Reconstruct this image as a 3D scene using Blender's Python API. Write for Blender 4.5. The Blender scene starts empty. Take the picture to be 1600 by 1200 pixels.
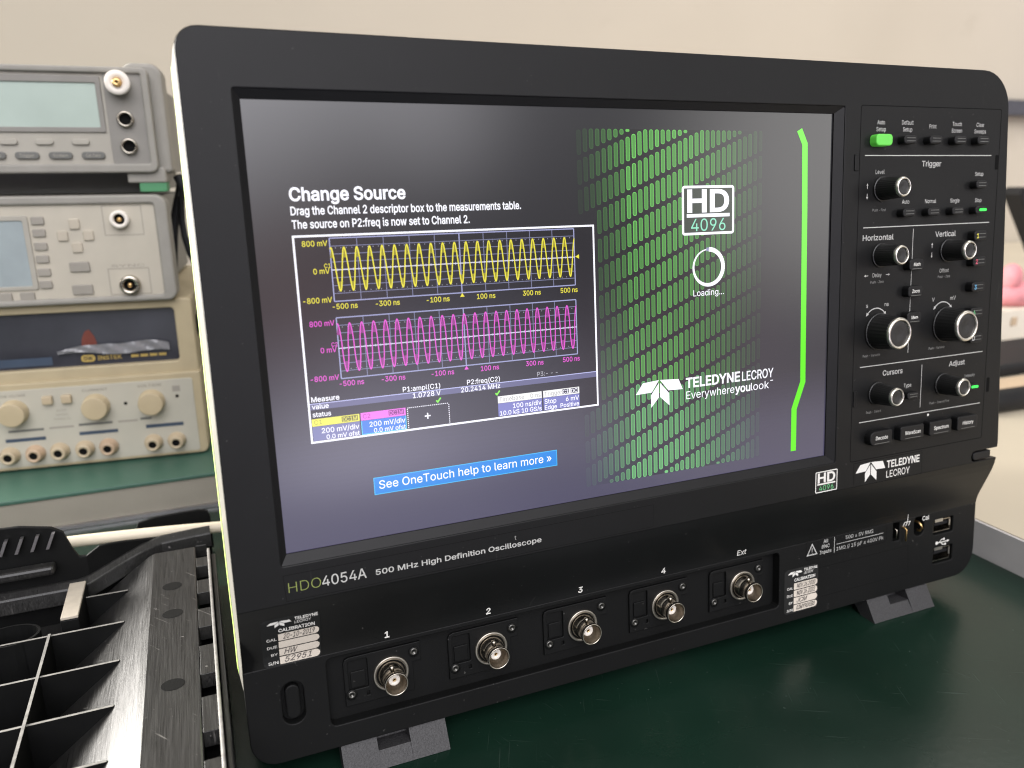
import bpy, bmesh, math, random
from mathutils import Matrix, Vector
random.seed(7)
SC = bpy.context.scene
COL = SC.collection

# ------------------------------------------------------------------ camera
cam_d = bpy.data.cameras.new('camera')
cam = bpy.data.objects.new('camera', cam_d)
COL.objects.link(cam)
cam_d.sensor_width = 36.0
cam_d.lens = 27.178
cam_d.clip_start = 0.01
cam_d.clip_end = 60.0
cam.matrix_world = Matrix(((0.92409912, 0.10824078, -0.36650342, -0.02118535),
                           (-0.38210912, 0.24719922, -0.89044099, -0.27566227),
                           (-0.00578267, 0.96290004, 0.26979637, 0.24257536),
                           (0, 0, 0, 1)))
cam_d.dof.use_dof = True
cam_d.dof.focus_distance = 0.345
cam_d.dof.aperture_fstop = 9.5
SC.camera = cam

# ------------------------------------------------------------------ light
SC.view_settings.view_transform = 'Standard'
SC.view_settings.look = 'None'
SC.view_settings.exposure = 0.0
SC.view_settings.gamma = 1.0
SC.view_settings.use_curve_mapping = False
SC.cycles.use_denoising = True
SC.cycles.max_bounces = 8
SC.cycles.pixel_filter_type = 'BLACKMAN_HARRIS'
SC.cycles.filter_width = 1.1

w = bpy.data.worlds.new('World')
SC.world = w
w.use_nodes = True
nt = w.node_tree
nt.nodes.clear()
N = nt.nodes.new
L = nt.links.new
wo = N('ShaderNodeOutputWorld')
bg = N('ShaderNodeBackground')
tc = N('ShaderNodeTexCoord')
bg.inputs['Strength'].default_value = 1.0
L(bg.outputs[0], wo.inputs[0])


def blob(direction, lo, hi, color):
    """a soft bright patch of the room in one direction"""
    dt = N('ShaderNodeVectorMath'); dt.operation = 'DOT_PRODUCT'
    L(tc.outputs['Generated'], dt.inputs[0])
    dt.inputs[1].default_value = Vector(direction).normalized()
    mr = N('ShaderNodeMapRange'); mr.interpolation_type = 'SMOOTHSTEP'
    mr.inputs['From Min'].default_value = lo
    mr.inputs['From Max'].default_value = hi
    L(dt.outputs['Value'], mr.inputs['Value'])
    mx = N('ShaderNodeMix'); mx.data_type = 'RGBA'; mx.blend_type = 'MIX'
    mx.inputs['A'].default_value = (0, 0, 0, 1)
    mx.inputs['B'].default_value = (*color, 1)
    L(mr.outputs[0], mx.inputs['Factor'])
    return mx.outputs['Result']


def add_rgb(a, b):
    m = N('ShaderNodeMix'); m.data_type = 'RGBA'; m.blend_type = 'ADD'
    m.inputs['Factor'].default_value = 1.0
    L(a, m.inputs['A']); L(b, m.inputs['B'])
    return m.outputs['Result']


# room: dark below the bench, pale upper walls and ceiling, a bright patch to the right, added lavender patches low in front
sepn = N('ShaderNodeSeparateXYZ')
L(tc.outputs['Generated'], sepn.inputs[0])
ramp = N('ShaderNodeValToRGB')
mrz = N('ShaderNodeMapRange')
mrz.inputs['From Min'].default_value = -1
mrz.inputs['From Max'].default_value = 1
L(sepn.outputs['Z'], mrz.inputs['Value'])
L(mrz.outputs[0], ramp.inputs[0])
cr = ramp.color_ramp
cr.elements[0].position = 0.20; cr.elements[0].color = (0.035, 0.035, 0.04, 1)
cr.elements[1].position = 0.98; cr.elements[1].color = (0.60, 0.58, 0.53, 1)
for ps_, cl in ((0.50, (0.05, 0.049, 0.05)), (0.57, (0.10, 0.098, 0.097)), (0.66, (0.50, 0.49, 0.475)), (0.80, (0.65, 0.63, 0.59))):
    e_ = cr.elements.new(ps_); e_.color = (*cl, 1)
c = ramp.outputs[0]
c = add_rgb(c, blob((0.70, -0.70, 0.16), 0.975, 0.998, (3.2, 3.1, 3.0)))
c = add_rgb(c, blob((-0.10, -0.80, 0.60), 0.84, 0.955, (5.6, 5.5, 5.8)))
c = add_rgb(c, blob((0.26, -0.93, -0.27), 0.94, 0.997, (3.0, 2.85, 3.6)))  # added lavender source, stands in for the screen's off-axis glow
c = add_rgb(c, blob((0.297, -0.919, 0.259), 0.9955, 0.9997, (3.3, 3.2, 3.4)))
c = add_rgb(c, blob((0.110, -0.993, 0.045), 0.990, 0.9990, (0.75, 0.32, 0.26)))
c = add_rgb(c, blob((0.150, -0.962, -0.228), 0.982, 0.9990, (3.0, 2.9, 3.5)))  # second added lavender patch for the same screen glow
c = add_rgb(c, blob((0.560, -0.800, -0.080), 0.985, 0.9990, (0.65, 0.42, 0.50)))
L(c, bg.inputs['Color'])


def area(name, loc, target, sx, sy, energy, color, spread=180):
    d = bpy.data.lights.new(name, 'AREA')
    d.shape = 'RECTANGLE'; d.size = sx; d.size_y = sy
    d.energy = energy; d.color = color; d.spread = math.radians(spread)
    o = bpy.data.objects.new(name, d)
    COL.objects.link(o)
    o.location = loc
    v = Vector(target) - Vector(loc)
    o.rotation_euler = v.to_track_quat('-Z', 'Y').to_euler()
    return o


area('window_light', (-1.23, 0.88, 0.38), (-0.07, 0.05, 0.05), 0.95, 1.05, 58, (1.0, 0.96, 0.90), 100)
area('ceiling_light', (1.7, 0.50, 1.9), (1.5, 0.60, 0.0), 1.6, 0.7, 10.5, (1.0, 0.96, 0.90))

# ------------------------------------------------------------------ materials
def srgb(r, g, b):
    f = lambda v: (v / 255 / 12.92) if v / 255 <= 0.04045 else ((v / 255 + 0.055) / 1.055) ** 2.4
    return (f(r), f(g), f(b))


def mat(name, color, rough=0.5, metal=0.0, var=0.12, scale=60.0, bump=0.0, bscale=900.0, spec=0.5,
        emit=None, estr=1.0, stretch=None, rvar=0.0):
    m = bpy.data.materials.new(name)
    m.use_nodes = True
    t = m.node_tree
    b = t.nodes['Principled BSDF']
    b.inputs['Roughness'].default_value = rough
    b.inputs['Metallic'].default_value = metal
    b.inputs['Specular IOR Level'].default_value = spec
    tcn = t.nodes.new('ShaderNodeTexCoord')
    src = tcn.outputs['Object']
    if stretch:
        mp = t.nodes.new('ShaderNodeMapping')
        mp.inputs['Scale'].default_value = stretch
        t.links.new(src, mp.inputs[0]); src = mp.outputs[0]
    n = t.nodes.new('ShaderNodeTexNoise')
    n.inputs['Scale'].default_value = scale
    n.inputs['Detail'].default_value = 5
    t.links.new(src, n.inputs['Vector'])
    r = t.nodes.new('ShaderNodeValToRGB')
    r.color_ramp.elements[0].position = 0.3
    r.color_ramp.elements[1].position = 0.7
    r.color_ramp.elements[0].color = (*[max(0, v * (1 - var)) for v in color], 1)
    r.color_ramp.elements[1].color = (*[v * (1 + var) for v in color], 1)
    t.links.new(n.outputs['Fac'], r.inputs[0])
    t.links.new(r.outputs[0], b.inputs['Base Color'])
    if rvar:
        mr = t.nodes.new('ShaderNodeMapRange')
        mr.inputs['To Min'].default_value = max(0.02, rough - rvar)
        mr.inputs['To Max'].default_value = rough + rvar
        t.links.new(n.outputs['Fac'], mr.inputs['Value'])
        t.links.new(mr.outputs[0], b.inputs['Roughness'])
    if bump:
        n2 = t.nodes.new('ShaderNodeTexNoise')
        n2.inputs['Scale'].default_value = bscale
        n2.inputs['Detail'].default_value = 3
        t.links.new(src, n2.inputs['Vector'])
        bp = t.nodes.new('ShaderNodeBump')
        bp.inputs['Strength'].default_value = bump
        bp.inputs['Distance'].default_value = 0.0004
        t.links.new(n2.outputs['Fac'], bp.inputs['Height'])
        t.links.new(bp.outputs[0], b.inputs['Normal'])
    if emit:
        b.inputs['Emission Color'].default_value = (*emit, 1)
        b.inputs['Emission Strength'].default_value = estr
    return m


M_ = {}
M_['scope'] = mat('scope_black_plastic', (0.006, 0.0062, 0.0063), 0.44, bump=0.14, bscale=3800, var=0.12, scale=25, spec=0.22)
M_['scope_panel'] = mat('scope_panel_plastic', (0.0055, 0.0057, 0.0057), 0.52, bump=0.14, bscale=3800, var=0.12, scale=25, spec=0.17)
M_['scope_dark'] = mat('scope_recess_plastic', (0.0048, 0.005, 0.005), 0.55, bump=0.15, bscale=2600, spec=0.17)
M_['bezel'] = mat('display_bezel_plastic', (0.007, 0.007, 0.0075), 0.46, bump=0.12, bscale=3000, spec=0.22)
M_['rubber'] = mat('button_rubber', (0.008, 0.008, 0.0085), 0.46, bump=0.15, bscale=2600, spec=0.25)
M_['knob'] = mat('knob_black_plastic', (0.010, 0.010, 0.010), 0.4, bump=0.2, bscale=1500)
M_['silver'] = mat('satin_silver', (0.72, 0.69, 0.63), 0.3, metal=1.0, var=0.05)
M_['nickel'] = mat('nickel_plating', (0.46, 0.42, 0.36), 0.2, metal=1.0, var=0.10, scale=180, rvar=0.06)
M_['nickel_flat'] = mat('nickel_washer', (0.42, 0.39, 0.34), 0.36, metal=1.0, var=0.08, scale=160)
M_['screw'] = mat('dark_screw', (0.12, 0.118, 0.11), 0.35, metal=1.0)
M_['gold'] = mat('gold_contact', (0.75, 0.50, 0.22), 0.3, metal=1.0)
M_['nickel_inner'] = mat('dull_inner_plating', (0.22, 0.19, 0.15), 0.36, metal=1.0, var=0.08, scale=160)
M_['ptfe'] = mat('white_insulator', (0.75, 0.70, 0.63), 0.45, var=0.04)
M_['hole'] = mat('dark_hole', (0.004, 0.004, 0.004), 0.8, spec=0.1)
M_['ink'] = mat('pale_printing_ink', (0.68, 0.67, 0.63), 0.6, var=0.05)
M_['ink_grey'] = mat('grey_printing_ink', (0.42, 0.42, 0.4), 0.6, var=0.05)
M_['ink_dim'] = mat('dim_printing_ink', (0.25, 0.25, 0.24), 0.6, var=0.05)
M_['ink_olive'] = mat('olive_printing_ink', (0.20, 0.24, 0.06), 0.6, var=0.05)
M_['ink_yellow'] = mat('yellow_printing_ink', (0.62, 0.55, 0.05), 0.6, var=0.05)
M_['ink_red'] = mat('red_printing_ink', (0.55, 0.08, 0.13), 0.6, var=0.05)
M_['ink_blue'] = mat('blue_printing_ink', (0.10, 0.30, 0.48), 0.6, var=0.05)
M_['ink_green'] = mat('green_printing_ink', (0.13, 0.46, 0.19), 0.6, var=0.05)
M_['green_btn'] = mat('translucent_green_button', (0.10, 0.50, 0.06), 0.4, var=0.05, emit=(0.10, 0.55, 0.05), estr=0.22)
M_['led'] = mat('lit_green_led', (0.02, 0.3, 0.03), 0.4, emit=(0.04, 1.0, 0.10), estr=1.25)
M_['paper'] = mat('sticker_paper', (0.62, 0.56, 0.48), 0.6, var=0.05)
M_['sticker'] = mat('sticker_black', (0.012, 0.012, 0.012), 0.4)
M_['pen'] = mat('pen_ink', (0.10, 0.09, 0.085), 0.6)
M_['trim'] = mat('pale_side_trim', (0.21, 0.203, 0.18), 0.3, var=0.04)
M_['lime'] = mat('lime_gasket', (0.27, 0.4, 0.08), 0.45, var=0.08)
M_['foot'] = mat('grey_speckled_foot', (0.027, 0.0265, 0.028), 0.55, bump=0.7, bscale=1300, var=0.5, scale=1500)
M_['case'] = mat('scope_rear_case', (0.04, 0.04, 0.04), 0.55)

M_['table'] = mat('green_table_mat', (0.006, 0.0195, 0.0125), 0.24, var=0.22, scale=9, spec=0.34, bump=0.12, bscale=260, rvar=0.05)
M_['wall'] = mat('cream_wall_paint', (0.43, 0.383, 0.305), 0.75, var=0.025, scale=3, bump=0.1, bscale=300)
M_['desk'] = mat('cream_desk_top', (0.5, 0.44, 0.335), 0.5, var=0.04, scale=8)
M_['desk_edge'] = mat('grey_edge_band', (0.56, 0.545, 0.54), 0.5, var=0.04)
M_['fg_grey'] = mat('warm_grey_bumper', (0.255, 0.243, 0.215), 0.6, var=0.06, bump=0.2)
M_['fg_dark'] = mat('mid_grey_panel', (0.21, 0.2, 0.18), 0.55, var=0.05)
M_['fg_panel'] = mat('pale_grey_panel', (0.335, 0.315, 0.27), 0.55, var=0.04)
M_['fg_cream'] = mat('pale_beige_panel', (0.43, 0.395, 0.325), 0.55, var=0.04)
M_['fg_key'] = mat('grey_key', (0.27, 0.25, 0.215), 0.55, var=0.05)
M_['fg_keypale'] = mat('beige_key', (0.42, 0.375, 0.3), 0.55, var=0.05)
M_['fg_keydark'] = mat('charcoal_key', (0.12, 0.12, 0.11), 0.5, var=0.05)
M_['lcd'] = mat('pale_green_lcd', (0.4, 0.475, 0.425), 0.22, var=0.10, scale=14)
M_['lcd_grey'] = mat('grey_blue_lcd', (0.32, 0.365, 0.375), 0.16, var=0.25, scale=14)
M_['green_foot'] = mat('green_rubber_foot', (0.06, 0.22, 0.10), 0.6)
M_['psu'] = mat('aged_cream_case', (0.39, 0.325, 0.205), 0.55, var=0.05)
M_['psu_panel'] = mat('off_white_panel', (0.405, 0.385, 0.32), 0.5, var=0.03)
M_['psu_knob'] = mat('tan_knob', (0.42, 0.345, 0.22), 0.45, var=0.05)
M_['psu_win'] = mat('smoked_window', (0.035, 0.036, 0.045), 0.12, var=0.3, scale=20, rvar=0.06)
M_['psu_term'] = mat('cream_terminal', (0.43, 0.35, 0.235), 0.45, var=0.05)
M_['psu_termred'] = mat('salmon_terminal', (0.44, 0.32, 0.215), 0.45, var=0.05)
M_['psu_blue'] = mat('blue_print', (0.035, 0.055, 0.09), 0.5)
M_['psu_gold'] = mat('gold_print', (0.42, 0.30, 0.08), 0.4)
M_['psu_red'] = mat('red_indicator_film', (0.15, 0.04, 0.028), 0.3)
M_['film'] = mat('crumpled_clear_film', (0.2, 0.2, 0.21), 0.12, var=0.15)
M_['shelf_green'] = mat('green_shelf_mat', (0.04, 0.1, 0.072), 0.45, var=0.12, scale=12)
M_['shelf_face'] = mat('taupe_shelf_front', (0.27, 0.25, 0.205), 0.6, var=0.05, scale=30, bump=0.3, bscale=900)
M_['alu'] = mat('aluminium_strip', (0.62, 0.60, 0.62), 0.35, metal=1.0, var=0.05)
M_['cable'] = mat('ivory_cable', (0.72, 0.64, 0.5), 0.45, var=0.06)
M_['cover'] = mat('scuffed_black_plastic', (0.019, 0.0186, 0.018), 0.34, var=0.55, scale=45, bump=0.16, bscale=60,
                  stretch=(60, 1.3, 12), rvar=0.16)
M_['cover_edge'] = mat('painted_edge_sheen', (0.24, 0.232, 0.218), 0.32, var=0.25, scale=300)  # glancing reflection on rib tops and lip painted in as pale colour
M_['cover_dull'] = mat('dull_black_plastic', (0.005, 0.0052, 0.0052), 0.55, var=0.2, scale=60, spec=0.16)
M_['foam'] = mat('tan_foam_pad', (0.42, 0.375, 0.31), 0.8, var=0.08, scale=200)
M_['black'] = mat('black_plastic', (0.010, 0.010, 0.011), 0.6, spec=0.2)
M_['white'] = mat('white_card', (0.66, 0.60, 0.50), 0.6, var=0.05)
M_['pink'] = mat('pink_plush', (0.6, 0.24, 0.26), 0.85, var=0.10, scale=90)
M_['kraft'] = mat('kraft_board', (0.48, 0.36, 0.24), 0.7, var=0.06)
M_['rail'] = mat('dark_grey_rail', (0.05, 0.05, 0.06), 0.5)

# scratches and dust
def wear(mname, layers, tint):
    t2 = M_[mname].node_tree
    b2 = t2.nodes['Principled BSDF']
    prev = b2.inputs['Base Color'].links[0].from_socket
    tc2 = t2.nodes.new('ShaderNodeTexCoord')
    for ang, sc, st, lo, hi, am in layers:
        mp = t2.nodes.new('ShaderNodeMapping')
        mp.inputs['Rotation'].default_value = ang if isinstance(ang, tuple) else (0, 0, ang)
        t2.links.new(tc2.outputs['Object'], mp.inputs[0])
        m2 = t2.nodes.new('ShaderNodeMapping')
        m2.inputs['Scale'].default_value = st
        t2.links.new(mp.outputs[0], m2.inputs[0])
        n = t2.nodes.new('ShaderNodeTexNoise')
        n.inputs['Scale'].default_value = sc
        n.inputs['Detail'].default_value = 2
        t2.links.new(m2.outputs[0], n.inputs['Vector'])
        r = t2.nodes.new('ShaderNodeMapRange')
        r.inputs['From Min'].default_value = lo
        r.inputs['From Max'].default_value = hi
        r.inputs['To Max'].default_value = am
        t2.links.new(n.outputs['Fac'], r.inputs['Value'])
        x = t2.nodes.new('ShaderNodeMix'); x.data_type = 'RGBA'
        x.inputs['B'].default_value = (*tint, 1)
        t2.links.new(r.outputs[0], x.inputs['Factor'])
        t2.links.new(prev, x.inputs['A'])
        prev = x.outputs['Result']
    t2.links.new(prev, b2.inputs['Base Color'])


wear('table', ((0.5, 30, (1, 34, 1), 0.69, 0.79, 0.26), (2.0, 24, (1, 40, 1), 0.70, 0.79, 0.24), (1.2, 40, (1, 22, 1), 0.71, 0.81, 0.22),
               (0.0, 420, (1, 1, 1), 0.72, 0.79, 0.40), (0.3, 7, (1, 1.5, 1), 0.50, 0.80, 0.14)), (0.10, 0.125, 0.11))
wear('scope', ((0.0, 520, (1, 1, 1), 0.735, 0.80, 0.45), ((0.3, 0.8, 0.4), 40, (1, 30, 1), 0.73, 0.82, 0.12)), (0.12, 0.118, 0.11))
wear('scope_panel', ((0.0, 480, (1, 1, 1), 0.73, 0.80, 0.55), ((0.5, 1.1, 0.2), 40, (1, 30, 1), 0.73, 0.82, 0.12)), (0.12, 0.118, 0.11))
wear('cover', ((0.0, 330, (1, 1, 1), 0.72, 0.78, 0.6), (0.9, 60, (1, 14, 1), 0.70, 0.78, 0.5)), (0.22, 0.21, 0.20))
wear('wall', ((0.0, 9, (1, 1, 1.6), 0.66, 0.78, 0.22), (0.0, 2.2, (1, 1, 1), 0.45, 0.75, 0.25)), (0.34, 0.295, 0.225))

# the display: an emitting panel whose picture is stored per face, under an anti-glare front
m = bpy.data.materials.new('display_pixels')
m.use_nodes = True
t = m.node_tree
b = t.nodes['Principled BSDF']
b.inputs['Base Color'].default_value = (0.004, 0.004, 0.005, 1)
b.inputs['Roughness'].default_value = 0.2
b.inputs['Specular IOR Level'].default_value = 0.7
at = t.nodes.new('ShaderNodeAttribute'); at.attribute_name = 'Col'
t.links.new(at.outputs['Color'], b.inputs['Emission Color'])
b.inputs['Emission Strength'].default_value = 1.0
M_['pixels'] = m


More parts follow.
